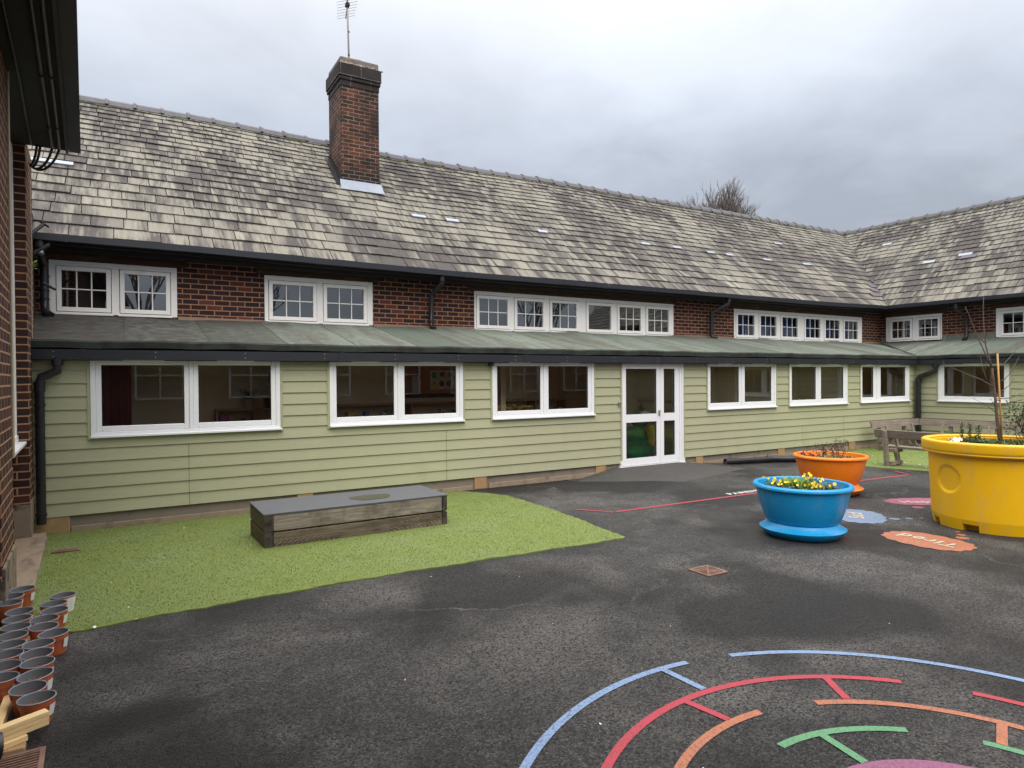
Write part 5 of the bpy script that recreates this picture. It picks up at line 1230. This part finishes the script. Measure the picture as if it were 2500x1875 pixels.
# the sapling
sp = thing('sapling', (8.923, 3.713, .88), 'thin leafless young tree growing in the yellow tub', 'tree')
b = MB(); b.tube([(8.928, 3.71, .86), (8.923, 3.713, .90), (8.899, 3.728, .99), (8.89, 3.732, 1.06), (8.883, 3.74, 1.161), (8.876, 3.745, 1.25), (8.871, 3.749, 1.35), (8.858, 3.759, 1.528), (8.848, 3.767, 1.661), (8.838, 3.774, 1.794)], [.034, .027, .020, .018, .0185, .016, .015, .0135, .012, .011], 10); b.build('trunk', M['bark'], sp, smooth=True)
BR = [([(8.838, 3.774, 1.79), (8.81, 3.792, 1.905), (8.778, 3.812, 2.039), (8.764, 3.822, 2.161), (8.754, 3.831, 2.383), (8.753, 3.833, 2.516), (8.762, 3.83, 2.638)], .010),
 ([(8.838, 3.774, 1.79), (8.753, 3.80, 1.939), (8.679, 3.84, 2.117), (8.614, 3.87, 2.273), (8.559, 3.90, 2.429), (8.526, 3.92, 2.518)], .0085), ([(8.765, 3.821, 2.094), (8.671, 3.90, 2.217), (8.614, 3.95, 2.268)], .005),
 ([(8.845, 3.767, 1.567), (8.779, 3.85, 1.65), (8.665, 3.95, 1.718), (8.494, 4.05, 1.803), (8.39, 4.10, 1.859)], .008), ([(8.788, 3.802, 1.645), (8.766, 3.84, 1.772), (8.753, 3.86, 1.939)], .005), ([(8.769, 3.813, 1.656), (8.718, 3.80, 1.74), (8.719, 3.79, 1.867)], .0045),
 ([(8.861, 3.76, 1.772), (8.972, 3.695, 1.859), (9.059, 3.645, 1.97), (9.096, 3.624, 2.03)], .006), ([(8.864, 3.756, 1.605), (8.941, 3.69, 1.66), (9.019, 3.64, 1.77), (9.083, 3.60, 1.931)], .006), ([(8.867, 3.753, 1.483), (8.968, 3.71, 1.538), (9.046, 3.67, 1.604), (9.08, 3.66, 1.67)], .006),
 ([(8.876, 3.747, 1.428), (9.005, 3.67, 1.438), (9.101, 3.614, 1.47), (9.159, 3.58, 1.503), (9.25, 3.52, 1.56)], .0055), ([(8.885, 3.741, 1.333), (9.024, 3.64, 1.393), (9.158, 3.55, 1.431), (9.26, 3.48, 1.47)], .006), ([(8.871, 3.749, 1.405), (8.775, 3.78, 1.367), (8.66, 3.83, 1.324), (8.555, 3.88, 1.341)], .005),
 ([(8.87, 3.749, 1.267), (8.785, 3.80, 1.345), (8.633, 3.89, 1.441)], .005), ([(8.856, 3.758, 1.339), (8.819, 3.781, 1.434)], .004)]
b = MB()
for P, r in BR:
    b.tube(P, [r * (1 - .75 * i / (len(P) - 1)) for i in range(len(P))], 6)
    for i in range(len(P) - 1):
        for k in range(2):
            q = Vector(P[i]).lerp(Vector(P[i + 1]), rng.uniform(.2, .95)); d = (Vector(P[i + 1]) - Vector(P[i])).normalized() * .012 + Vector((rng.normal(), rng.normal(), rng.normal())) * .008; b.tube([q, q + d], [.0035, .0015], 4)
b.build('branches', M['twig'], sp, smooth=True)
st = thing('bamboo_stake', (8.90, 3.70, .88), 'straight tan wooden stake tied beside the young tree', 'stake')
b = MB(); b.tube([(8.905, 3.70, .87), (8.885, 3.715, 1.4), (8.872, 3.735, 1.965)], .0105, 8); b.build('cane', M['cane'], st, smooth=True)
b = MB()
for z, x, y in ((1.66, 8.862, 3.752), (1.41, 8.877, 3.736)): b.tube([(x - .02, y + .02, z), (x, y - .028, z + .003), (x + .03, y - .012, z), (x + .012, y + .02, z), (x - .02, y + .02, z)], .0035, 5)
b.build('tie', M['black'], st)
# shrub, rosemary and low growth in the tub
c = (9.02, 3.50, .885); o = thing('leafy_shrub', c, 'airy dark green shrub right of the young tree in the yellow tub', 'shrub'); b = MB(); twigs(b, c, .55, 7, .36, .005, 3); b.build('stems', M['twig'], o, fix=False)
b = MB()
for i in range(900):
    u_ = rng.random(); p = Vector(c) + Vector((rng.normal(.03, .115), rng.normal(-.02, .115), .10 + .36 * u_)); leaf_clump(b, p, .01, 1, .032)
b.build('leaves', M['leaf'], o, fix=False)
for (x, y, h, lab) in ((8.47, 3.93, .27, 'leftmost upright rosemary stem in the yellow tub'), (8.545, 3.88, .255, 'middle upright rosemary stem in the yellow tub'), (8.63, 3.83, .24, 'rightmost bushy rosemary stem in the yellow tub')):
    c = (x, y, .885); o = thing('rosemary', c, lab, 'plant', 'rosemary stems in the yellow tub'); b = MB(); b.tube([c, (x + .01, y, .885 + h)], [.005, .002], 5); b.build('stem', M['twig'], o)
    b = MB()
    for i in range(230):
        z = .885 + h * rng.random() ** .8; t = rng.uniform(0, 6.28); d = Vector((math.cos(t), math.sin(t), .9)).normalized() * .032; p = Vector((x + rng.normal(0, .012 + .02 * (lab[0] == 'r')), y + rng.normal(0, .012), z)); s = Vector((-math.sin(t), math.cos(t), 0)) * .004; b.face([p - s, p + s, p + d])
    b.build('needles', M['leaf'], o, fix=False)
o = thing('ground_cover', (8.5, 3.75, .885), 'untidy low weeds and herbs covering the soil of the yellow tub', 'plant'); b = MB()
leaf_clump(b, (8.53, 3.85, .885), .22, 700, .035, 0, .10); leaf_clump(b, (8.35, 3.92, .885), .12, 200, .03, 0, .05, up=.3); leaf_clump(b, (8.8, 3.65, .885), .32, 420, .035, 0, .05); blades(b, (8.85, 3.68, .885), .30, 320, .085, .006, .7); blades(b, (9.0, 3.4, .885), .2, 120, .09, .006, .7)
b.build('foliage', M['leaf'], o, fix=False)
o = thing('dry_clutter', (8.3, 3.96, .9), 'white paper scrap caught in the weeds at the left of the yellow tub', 'litter'); b = MB()
for i in range(14):
    p = Vector((8.34 + rng.normal(0, .03), 3.93 + rng.normal(0, .03), .93 + rng.uniform(0, .05))); d = Vector((rng.normal(), rng.normal(), rng.normal())).normalized() * .03; s = d.orthogonal().normalized() * .022; b.face([p - d - s, p + d - s * .6, p + d + s, p - d * .7 + s])
b.build('scrap', M['white_bit'], o, fix=False)

# ------------------------------------------------------------------ A-frame benches round the turf corner
def bench(base, rot, L, label, ends=(.22, .22), nleg=2, s0=0, s1=0):
    # local: x along the bench, back at y=0, seat towards +y
    o = thing('timber_bench', base, label, 'bench', 'timber benches set round the turf corner', rotz=rot, local=True)
    b = MB(); b.solid([(0, -.022, .545), (L, -.022, .545), (L, .022, .535), (0, .022, .535), (0, -.060, .690), (L, -.060, .690), (L, -.016, .692), (0, -.016, .692)]); b.build('backrest', M['bench_side'], o, bevel=.005)
    b = MB(); b.box(s0, L - s1, .17, .395, .335, .375); b.build('seat', M['bench_side'], o, bevel=.006)
    xs = [ends[0] + (L - ends[0] - ends[1]) * i / (nleg - 1) for i in range(nleg)]
    for x in xs:
        b = MB(); b.obox((x, -.066, .680), (x, .0, .0), .065, .085, up=(0, 1, 0)); b.build('back_leg', M['bench'], o, bevel=.005)
        b = MB(); b.obox((x + .067, .17, .333), (x + .067, .29, .0), .06, .085, up=(0, 1, 0)); b.build('front_leg', M['bench'], o, bevel=.005)
        b = MB(); b.box(x - .035, x + .10, .10, .36, .262, .333); b.build('seat_bearer', M['bench'], o, bevel=.005)
        b = MB(); b.box(x + .034, x + .10, .02, .36, .035, .10); b.build('foot_rail', M['bench'], o, bevel=.005)
        b = MB(); b.obox((x + .067, .16, .60), (x + .067, .24, .333), .045, .05, up=(0, 1, 0)); b.build('brace', M['bench'], o, bevel=.004)
    return o
bench((12.29, 7.20, 0), R_(-90), 2.6, 'nearest grey timber bench, its back turned to the orange planter', nleg=2)
bench((17.08, 8.88, -.07), R_(180), 2.06, 'grey timber bench running along the main green wall by the corner downpipe', (.62, .35), 2, .52)
bench((17.0, 5.9, -.07), R_(90), 2.95, 'grey timber bench running along the right hand green wall', (.3, .70), 3)

bl = thing('beach_ball', (14.25, 6.0, .23), 'white and green ball lying behind the yellow tub', 'ball')
def ball(name, m, t0, t1):
    b = MB()
    for i in range(12):
        for j in range(14):
            f = lambda i, j: (14.25 + .23 * math.sin(math.pi * i / 12) * math.cos(t0 + (t1 - t0) * j / 14), 6.0 + .23 * math.sin(math.pi * i / 12) * math.sin(t0 + (t1 - t0) * j / 14), .24 + .23 * math.cos(math.pi * i / 12))
            b.face([f(i, j), f(i + 1, j), f(i + 1, j + 1), f(i, j + 1)])
    b.build(name, M[m], bl, smooth=True, fix=True)
ball('green_panel', 'ball_g', 3.9, 5.5); ball('green_panel', 'ball_g', 1.0, 2.2); ball('white_panel', 'ball_w', 2.2, 3.9); ball('white_panel', 'ball_w', 5.5, 7.283)

# ------------------------------------------------------------------ flower pots by the brick wall and the odds and ends there
def make_pot():
    PK = lambda L: [(r * .915, z * .67) for r, z in L]
    o = thing('plant_pot', (0, 0, 0), 'pot', 'plant pot', 'terracotta plastic pots lined up by the brick wall')
    b = MB(); b.lathe(PK([(0, .004), (.058, .004), (.062, 0), (.066, .004), (.078, .135), (.0825, .136), (.0875, .184), (.0875, .188)]), (0, 0, 0), 40); b.build('body', M['terracotta'], o, smooth=True, autos=30)
    b = MB(); b.lathe(PK([(.0875, .1885), (.0905, .189), (.0915, .1925), (.0895, .196), (.086, .196), (.0845, .192)]), (0, 0, 0), 40); b.build('rim', M['potrim'], o, smooth=True, autos=50)
    b = MB(); b.lathe(PK([(.0845, .1915), (.0800, .145), (.0785, .1445), (.0775, .128), (.0757, .1275), (.066, .06)]), (0, 0, 0), 40); b.build('liner', M['liner'], o, smooth=True, autos=20)
    b = MB()
    for i in range(5):
        for j in range(20):
            r0, r1 = .066 * i / 5, .066 * (i + 1) / 5; t0, t1 = j * math.pi / 10, (j + 1) * math.pi / 10; h = lambda r, t: .050 + .006 * math.sin(r * 160 + t * 3) * (r / .07)
            b.face([(r * math.cos(t), r * math.sin(t), h(r, t)) for r, t in ((r0, t0), (r1, t0), (r1, t1), (r0, t1))] if i else [(0, 0, .050), (r1 * math.cos(t0), r1 * math.sin(t0), h(r1, t0)), (r1 * math.cos(t1), r1 * math.sin(t1), h(r1, t1))])
    b.build('soil', M['soil'], o, smooth=True)
    return o
def copy_thing(o):
    c = o.copy(); COL.objects.link(c)
    for ch in list(o.children):
        d = ch.copy(); COL.objects.link(d); d.parent = c
    return c
ordw = ['nearest', 'second', 'third', 'fourth', 'fifth', 'sixth', 'seventh', 'eighth', 'ninth', 'tenth', 'eleventh', 'twelfth', 'farthest']
OUT = [(-.384, 3.875, 0, 't'), (-.428, 4.035, .0, ''), (-.456, 4.195, 0, 's'), (-.425, 4.345, .005, 't'), (-.472, 4.50, 0, 't'), (-.470, 4.675, 0, 't'), (-.392, 4.81, .0, 't'), (-.487, 4.97, 0, ''), (-.490, 5.135, 0, 's'), (-.424, 5.287, 0, ''), (-.440, 5.455, 0, ''), (-.396, 5.63, 0, 'p'), (-.655, 5.84, .03, '')]
INN = [(-.611, 4.225, 0, ''), (-.653, 4.405, 0, 't'), (-.662, 4.575, 0, 't'), (-.668, 4.742, 0, 't'), (-.655, 4.905, 0, 't'), (-.644, 5.07, 0, ''), (-.663, 5.235, 0, 's'), (-.69, 5.39, 0, 's'), (-.79, 5.53, .03, ''), (-.80, 5.70, .03, 't')]
PP = {(r_, i): [x * 1.046, y * 1.046] for r_, L in ((0, OUT), (1, INN)) for i, (x, y, _, _) in enumerate(L)}
for it in range(400):       # stand them side by side, rims just touching
    for a_ in PP:
        for b_ in PP:
            if a_ < b_:
                p, q = PP[a_], PP[b_]; dx, dy = q[0] - p[0], q[1] - p[1]; d = math.hypot(dx, dy)
                if d < .1685:
                    if abs(dx) < .03: dx += .02 * (1 if a_[1] % 2 else -1)
                    f = (.1685 - d) / 2 / math.hypot(dx, dy); p[0] -= dx * f; p[1] -= dy * f * .5; q[0] += dx * f; q[1] += dy * f * .5
    for k_ in PP: PP[k_][0] = max(PP[k_][0], -.885 + .0419 * (8.78 - PP[k_][1]) + (.105 if PP[k_][1] < 5.75 else .03))
proto = make_pot(); first = True
def tagpaper(par, x, y, az, w, h, z0, tilt=0):
    b = MB(); n = 4
    for i in range(n):
        t0, t1 = az + w * (i / n - .5), az + w * ((i + 1) / n - .5); rr = lambda z: .0615 + .017 * z / .126 + .0022 + tilt * z
        b.face([(rr(z) * math.cos(t), rr(z) * math.sin(t), z) for t, z in ((t0, z0), (t1, z0), (t1, z0 + h), (t0, z0 + h))])
    b.build('paper_label', M['paper'], par, fix=False)
for row, L, nm in ((0, OUT, 'outer row'), (1, INN, 'inner row against the brick wall')):
    for i, (x, y, z, fl) in enumerate(L):
        o = proto if first else copy_thing(proto); 
        if not first: pass
        first = False
        k = ordw[i] if i < len(L) - 1 else 'farthest'
        desc = {'t': ' with a white paper label', 's': ' with a green shoot', 'p': ' wrapped in white paper', '': ''}[fl]
        o['label'] = f'terracotta pot{desc}, {k} of the {nm}'
        if i == 12: o['label'] = 'terracotta pot standing apart at the end of the stone step'
        z += .001; x, y = PP[(row, i)]; o.location = (x, y, z); o.rotation_euler = (rng.normal(0, .02), rng.normal(0, .02), 0); o['_base'] = (0, 0, 0)
        bpy.context.view_layer.update()
        if fl == 't': tagpaper(o, x, y, R_(-20 + rng.normal(0, 14)) if row == 0 else R_(-25 + rng.normal(0, 10)), .5, .058, .026 + .02 * rng.random(), .06 if i == 0 else 0)
        if fl == 'p': tagpaper(o, x, y, R_(-35), 1.9, .105, .012, .02)
        if fl == 's' or (row == 0 and i == 0):
            w = thing('seedling', (x, y, z), f'green shoot growing in the terracotta pot, {k} of the {nm}', 'seedling', 'shoots in the terracotta pots'); b = MB(); blades(b, (x, y, z + .048), .018, 7, .085, .004, .4); b.build('blades', M['leaf_fresh'], w, fix=False)
def board(name, p, q, w, h, label):
    b = MB(); b.obox(p, q, w, h); return tag(b.build(name, M['pine'], bevel=.003), label, 'timber', 'pale timber offcuts before the pots')
board('timber_offcut', (-.60, 3.775, .112), (-.345, 3.900, .112), .05, .022, 'topmost pale timber offcut laid before the nearest pot')
board('timber_offcut', (-.60, 3.775, .089), (-.345, 3.900, .089), .048, .022, 'second pale timber offcut, under the topmost one')
board('timber_offcut', (-.60, 3.775, .066), (-.345, 3.900, .066), .046, .022, 'third pale timber offcut in the stack before the pots')
board('timber_offcut', (-.58, 3.765, .040), (-.425, 3.845, .040), .05, .028, 'short pale timber block at the bottom of the offcut stack')
b = MB(); b.box(-.60, -.42, 3.765, 3.825, 0, .0255); tag(b.build('support_brick', M['block'], bevel=.006), 'worn brick propping up the pale timber offcuts', 'brick')
b = MB(); b.box(-.575, -.535, 3.98, 5.45, .001, .05); tag(b.build('wooden_batten', M['pine'], bevel=.004), 'long pale batten lying between the two rows of pots', 'timber')
cyl = thing('drain_pipe', (-.6, 3.70, .09), 'black pipe end poking in above the rusty drain grate', 'pipe')
b = MB(); b.tube([(-.80, 3.60, .13), (-.62, 3.655, .105), (-.505, 3.69, .09)], .052, 18, caps=False); b.tube([(-.56, 3.673, .098), (-.500, 3.692, .089)], .058, 18, caps=False); b.build('pipe_body', M['pipe'], cyl, smooth=True, autos=40)
b = MB(); b.tube([(-.53, 3.682, .093), (-.52, 3.685, .092)], .050, 18); b.build('pipe_bore', M['hole'], cyl)
def grate(x0, x1, y0, y1, nb, label, rot=0, diag=False, z0=0):
    cx, cy = (x0 + x1) / 2, (y0 + y1) / 2; hx, hy = (x1 - x0) / 2, (y1 - y0) / 2
    o = thing('drain_grate', (cx, cy, z0), label, 'drain grate', rotz=rot, local=True)
    b = MB(); t = .022; b.box(-hx, hx, -hy, -hy + t, .001, .012); b.box(-hx, hx, hy - t, hy, .001, .012); b.box(-hx, -hx + t, -hy + t, hy - t, .001, .012); b.box(hx - t, hx, -hy + t, hy - t, .001, .012); b.build('frame', M['rust'], o, bevel=.002)
    b = MB()
    if not diag:
        for i in range(nb): y = -hy + t + (2 * hy - 2 * t) * (i + .5) / nb; b.box(-hx + t, hx - t, y - .004, y + .004, .002, .011)
    else:
        b.obox((-hx + t, -hy + t, .007), (hx - t, hy - t, .007), .012, .008); b.obox((-hx + t, hy - t, .0072), (hx - t, -hy + t, .0072), .012, .008)
        for k in range(1, nb):
            f = k / nb; px, py = (hx - t) * f, (hy - t) * f
            for s in (-1, 1): b.box(-px + .006, px - .006, s * py - .0038, s * py + .0038, .003, .0108); b.box(s * px - .0038, s * px + .0038, -py + .006, py - .006, .0028, .0106)
    b.build('bars', M['rust'], o)
    b = MB(); b.face([(-hx + .004, -hy + .004, .0016), (hx - .004, -hy + .004, .0016), (hx - .004, hy - .004, .0016), (-hx + .004, hy - .004, .0016)]); b.build('void', M['hole'], o, fix=False)
grate(4.29, 4.535, 3.965, 4.205, 5, 'square rusty drain grate let into the tarmac before the blue planter', 0, True)
grate(-.60, -.335, 3.52, 3.755, 8, 'rusty slotted drain grate at the foot of the brick wall', R_(2))
grate(-.66, -.42, 8.05, 8.15, 3, 'small rusty slotted drain in the grass by the stone step', R_(2), False, -.020)
lp = thing('loose_pipe', (10.9, 8.85, 0), 'loose black drainpipe lying on the ground along the wall behind the orange planter', 'pipe')
b = MB(); b.tube([(10.22, 9.0, .018), (10.8, 8.90, .018), (11.26, 8.80, .018)], .058, 16, caps=False); b.tube([(10.22, 9.0, .018), (10.46, 8.957, .018)], .063, 16, caps=False); b.build('pipe_body', M['pipe'], lp, smooth=True, autos=40)
b = MB(); b.tube([(10.25, 8.995, .018), (10.26, 8.993, .018)], .056, 16); b.build('pipe_bore', M['liner'], lp)
b = MB(); b.tube([(11.20, 8.815, .018), (11.42, 8.775, .020), (11.60, 8.62, .018), (11.85, 8.52, .018)], .064, 16); b.tube([(11.19, 8.80, .055), (11.24, 8.79, .125)], .008, 6); b.build('bend_piece', M['pipe'], lp, smooth=True, autos=40)

# petals and paper bits scattered about
b = MB()
def bit(x, y, s, z=.006):
    z += gz(x, y)
    t = rng.uniform(0, 6.28); d = Vector((math.cos(t), math.sin(t), rng.normal(0, .25))) * s; e = Vector((-math.sin(t), math.cos(t), rng.normal(0, .25))) * s * rng.uniform(.4, .9); p = Vector((x, y, z + s * .4)); b.face([p - d, p - e, p + d * .8, p + e])
for i in range(45): bit(rng.uniform(-.2, 8), rng.uniform(1.5, 8.8), rng.uniform(.003, .007))
for (x, y, s) in ((1.35, 3.5, .008), (2.9, 4.8, .008), (3.2, 3.3, .007), (2.0, 2.55, .009), (2.25, 5.2, .012), (.05, 5.39, .018), (-.2, 5.37, .018)): bit(x, y, s, .012)
for i in range(90): bit(rng.uniform(12.4, 16), rng.uniform(5.5, 8.8), rng.uniform(.008, .02), .022)
for i in range(90): bit(rng.uniform(-.7, 4.4), rng.uniform(5.5, 9.0), rng.uniform(.004, .009), .022)
tag(b.build('fallen_petals', M['white_bit'], fix=False), kind='stuff')

# ------------------------------------------------------------------ bare trees beyond the roof
def bare_tree(x, y, zt, label, seed, H0, spread=.32, n0=6, up=.5, r0=.22, lv=6, cat='tree', L0=None, fan=.75):
    r = random.Random(seed); g = lambda s: r.gauss(0, s)
    o = thing('bare_tree', (x, y, 0), label, cat, 'bare trees beyond the roofs')
    tr = MB(); hb = zt - H0; tr.tube([(x, y, -.2), (x + g(.1), y + g(.1), hb * .5), (x + g(.15), y + g(.15), hb)], [r0 * 1.4, r0 * 1.05, r0], 10); tr.build('trunk', M['twig_far'], o, smooth=True)
    b = MB()
    def rec(p, d, L, rad, k):
        pts = [p]; dd = d.copy(); q = p.copy()
        for i in range(3):
            dd = (dd + Vector((g(.10), g(.10), g(.06) + .05))).normalized(); q = q + dd * L / 3; pts.append(q.copy())
        b.tube(pts, [rad, rad * .88, rad * .76, rad * .62], 5 if rad > .03 else 3, caps=False)
        if k == 0: return
        for i in range(3 if r.random() < .55 else 2):
            t = r.uniform(.45, 1.0); j = min(2, int(t * 3)); s = pts[j].lerp(pts[j + 1], t * 3 - j if t < 1 else 1)
            nd = (dd + Vector((g(spread), g(spread), g(spread * .5) + up * .18))).normalized(); rec(s, nd, L * r.uniform(.60, .82), rad * .60, k - 1)
    base = Vector((x, y, hb - .1)); L = L0 or H0 * .36
    for i in range(n0):
        a = 2 * math.pi * i / n0 + g(.3); d = Vector((math.cos(a) * fan * r.uniform(.1, 1), math.sin(a) * fan * r.uniform(.1, 1), 1)).normalized(); rec(base, d, L * r.uniform(.8, 1.1), r0 * .55, lv)
    b.build('branches', M['twig_far'], o, fix=False)
bare_tree(33.3, 30.0, 13.6, 'large bare bushy tree rising behind the long slate roof', 77, 6.0, .24, 38, .50, .24, 5, L0=2.45, fan=1.05)
bare_tree(38.2, 30.2, 13.0, 'smaller bare tree right of the large one behind the slate roof', 9, 3.4, .3, 4, .5, .12, 4, fan=.6)
bare_tree(40.3, 30.0, 13.1, 'thin bare treetop just left of the roof valley', 13, 2.4, .25, 2, .6, .07, 3, fan=.3)
bare_tree(46.2, 19.6, 12.6, 'bare treetop showing above the right hand roof ridge', 17, 2.6, .3, 3, .6, .12, 4, fan=.5)

# ------------------------------------------------------------------ what stands behind the camera and shows in the window glass
rb = thing('brick_annexe', (8, -8.5, 0), 'red brick wing with white windows across the yard, mirrored in the glass', 'building')
b = MB(); wins = [(x, x + 1.6, 1.0, 2.3) for x in np.arange(-9, 22, 3.1)]
for (x0, x1, q0, q1) in grid_rects(-14, 24, 0, 3.3, wins): b.face([(x0, -8.5, q0), (x1, -8.5, q0), (x1, -8.5, q1), (x0, -8.5, q1)])
b.face([(-14, -14, 0), (-14, -8.5, 0), (-14, -8.5, 3.3), (-14, -14, 3.3)]); b.face([(24, -14, 0), (24, -8.5, 0), (24, -8.5, 3.3), (24, -14, 3.3)]); b.face([(-14, -14, 0), (24, -14, 0), (24, -14, 3.3), (-14, -14, 3.3)])
b.build('wall', M['red_brick'], rb, fix=False)
b = MB(); b.box(-14.3, 24.3, -14.3, -8.2, 3.3, 3.5); b.build('flat_roof', M['soffit'], rb)
for (x0, x1, q0, q1) in wins:
    b = MB(); t = .07
    for q in ((x0, x0 + t, q0, q1), (x1 - t, x1, q0, q1), (x0 + t, x1 - t, q0, q0 + t), (x0 + t, x1 - t, q1 - t, q1), (x0 + .77, x0 + .83, q0 + t, q1 - t)): b.box(q[0], q[1], -8.55, -8.46, q[2], q[3])
    b.box(x0 + t, x1 - t, -8.53, -8.48, q0 + .85, q0 + .9); f = b.build('window', M['upvc'], rb)
    b = MB(); b.face([(x0 + .02, -8.6, q0), (x1 - .02, -8.6, q0), (x1 - .02, -8.6, q1), (x0 + .02, -8.6, q1)]); b.build('pane', M['dark_in'], f, fix=False)
for i, (x, y, h, s) in enumerate(((-8, -22, 11, 31), (1, -26, 13, 37), (9, -24, 12, 41), (19, -27, 14, 43), (30, -22, 12, 47))):
    bare_tree(x, y, h, ['leftmost', 'second', 'middle', 'fourth', 'rightmost'][i] + ' bare tree across the yard, mirrored in the upper panes', s, h * .62, .34, 5, .5, .2, 4)

# ------------------------------------------------------------------ sky, light, camera
w = bpy.data.worlds.new('World'); scene.world = w; w.use_nodes = True
T = w.node_tree; bg = T.nodes['Background']
def wn(t, **k):
    x = T.nodes.new(t)
    for a, v in k.items(): setattr(x, a, v)
    return x
SUN_EL, SUN_AZ = R_(48), R_(200)      # azimuth clockwise from +Y
sky = wn('ShaderNodeTexSky', sky_type='NISHITA', sun_disc=False, sun_elevation=SUN_EL, sun_rotation=SUN_AZ, air_density=1.0, dust_density=2.0, ozone_density=2.0)
tc = wn('ShaderNodeTexCoord'); sp_ = wn('ShaderNodeSeparateXYZ'); T.links.new(tc.outputs['Generated'], sp_.inputs[0])
def wm(op, a, b=0.0, c=None):
    x = wn('ShaderNodeMath', operation=op)
    for i, v in enumerate((a, b) if c is None else (a, b, c)):
        if isinstance(v, (int, float)): x.inputs[i].default_value = v
        else: T.links.new(v, x.inputs[i])
    return x.outputs[0]
den = wm('ADD', wm('MAXIMUM', sp_.outputs[2], 0.0), .22)
cmb = wn('ShaderNodeCombineXYZ'); T.links.new(wm('DIVIDE', sp_.outputs[0], den), cmb.inputs[0]); T.links.new(wm('DIVIDE', sp_.outputs[1], den), cmb.inputs[1]); cmb.inputs[2].default_value = 3.7
def wnoise(scale, det, ro, dist=0):
    x = wn('ShaderNodeTexNoise'); x.inputs['Scale'].default_value = scale; x.inputs['Detail'].default_value = det; x.inputs['Roughness'].default_value = ro; x.inputs['Distortion'].default_value = dist
    T.links.new(cmb.outputs[0], x.inputs['Vector']); return x.outputs[0]
n1 = wnoise(.85, 5, .52, .3); n2 = wnoise(.32, 3, .5); 
n3 = wnoise(3.2, 5, .6, .6); nn = wm('ADD', wm('ADD', wm('MULTIPLY', n1, .52), wm('MULTIPLY', n2, .34)), wm('MULTIPLY', n3, .14))
rp = wn('ShaderNodeValToRGB'); T.links.new(nn, rp.inputs[0]); cr = rp.color_ramp
cr.elements[0].position = .40; cr.elements[0].color = (3.4, 3.72, 4.3, 1); cr.elements[1].position = .59; cr.elements[1].color = (5.5, 5.95, 6.75, 1)
e = cr.elements.new(.48); e.color = (4.35, 4.72, 5.4, 1)
# an overcast sky is brightest overhead
zz_ = wm('MAXIMUM', sp_.outputs[2], 0.0)
gain = wm('ADD', .88, wm('MULTIPLY', wm('POWER', zz_, 3.0), 4.6))
vm = wn('ShaderNodeVectorMath', operation='SCALE'); T.links.new(gain, vm.inputs['Scale'])
hi = wn('ShaderNodeMix', data_type='RGBA'); T.links.new(wm('MINIMUM', wm('MULTIPLY', wm('MAXIMUM', wm('SUBTRACT', zz_, .35), 0), 2.2), .9), hi.inputs[0]); T.links.new(rp.outputs[0], hi.inputs[6]); hi.inputs[7].default_value = (6.2, 5.95, 5.7, 1); T.links.new(hi.outputs[2], vm.inputs[0])
mxs = wn('ShaderNodeMix', data_type='RGBA'); mxs.inputs[0].default_value = .93; T.links.new(sky.outputs[0], mxs.inputs[6]); T.links.new(vm.outputs[0], mxs.inputs[7])
T.links.new(mxs.outputs[2], bg.inputs[0]); bg.inputs[1].default_value = .10
sl = bpy.data.lights.new('sun', 'SUN'); sl.energy = 1.5; sl.angle = R_(50); sl.color = (1.0, .94, .87)
so = bpy.data.objects.new('sun', sl); COL.objects.link(so)
dv = Vector((math.sin(SUN_AZ) * math.cos(SUN_EL), math.cos(SUN_AZ) * math.cos(SUN_EL), math.sin(SUN_EL)))
so.rotation_euler = dv.to_track_quat('Z', 'Y').to_euler(); so.location = (0, -10, 30)

cam = bpy.data.cameras.new('camera'); cam.sensor_width = 36; cam.lens = 36 * 1597.9 / 2500; cam.clip_end = 500; cam.clip_start = .05
co = bpy.data.objects.new('camera', cam); COL.objects.link(co); scene.camera = co
yaw, pit, rol = R_(30.605), R_(-.615), R_(-.42)
f = Vector((math.sin(yaw) * math.cos(pit), math.cos(yaw) * math.cos(pit), math.sin(pit))); rt = Vector((math.cos(yaw), -math.sin(yaw), 0)); up = rt.cross(f)
r2 = rt * math.cos(rol) + up * math.sin(rol); u2 = -rt * math.sin(rol) + up * math.cos(rol)
co.matrix_world = Matrix(((r2.x, u2.x, -f.x, 0), (r2.y, u2.y, -f.y, 0), (r2.z, u2.z, -f.z, 1.73), (0, 0, 0, 1)))
vs = scene.view_settings; vs.view_transform = 'Standard'; vs.look = 'None'; vs.gamma = 1; vs.exposure = .47; vs.use_curve_mapping = False
scene.cycles.max_bounces = 14; scene.cycles.diffuse_bounces = 9; scene.cycles.transparent_max_bounces = 12
for o in bpy.data.objects:
    for k in ('_base', '_local'):
        if k in o: del o[k]
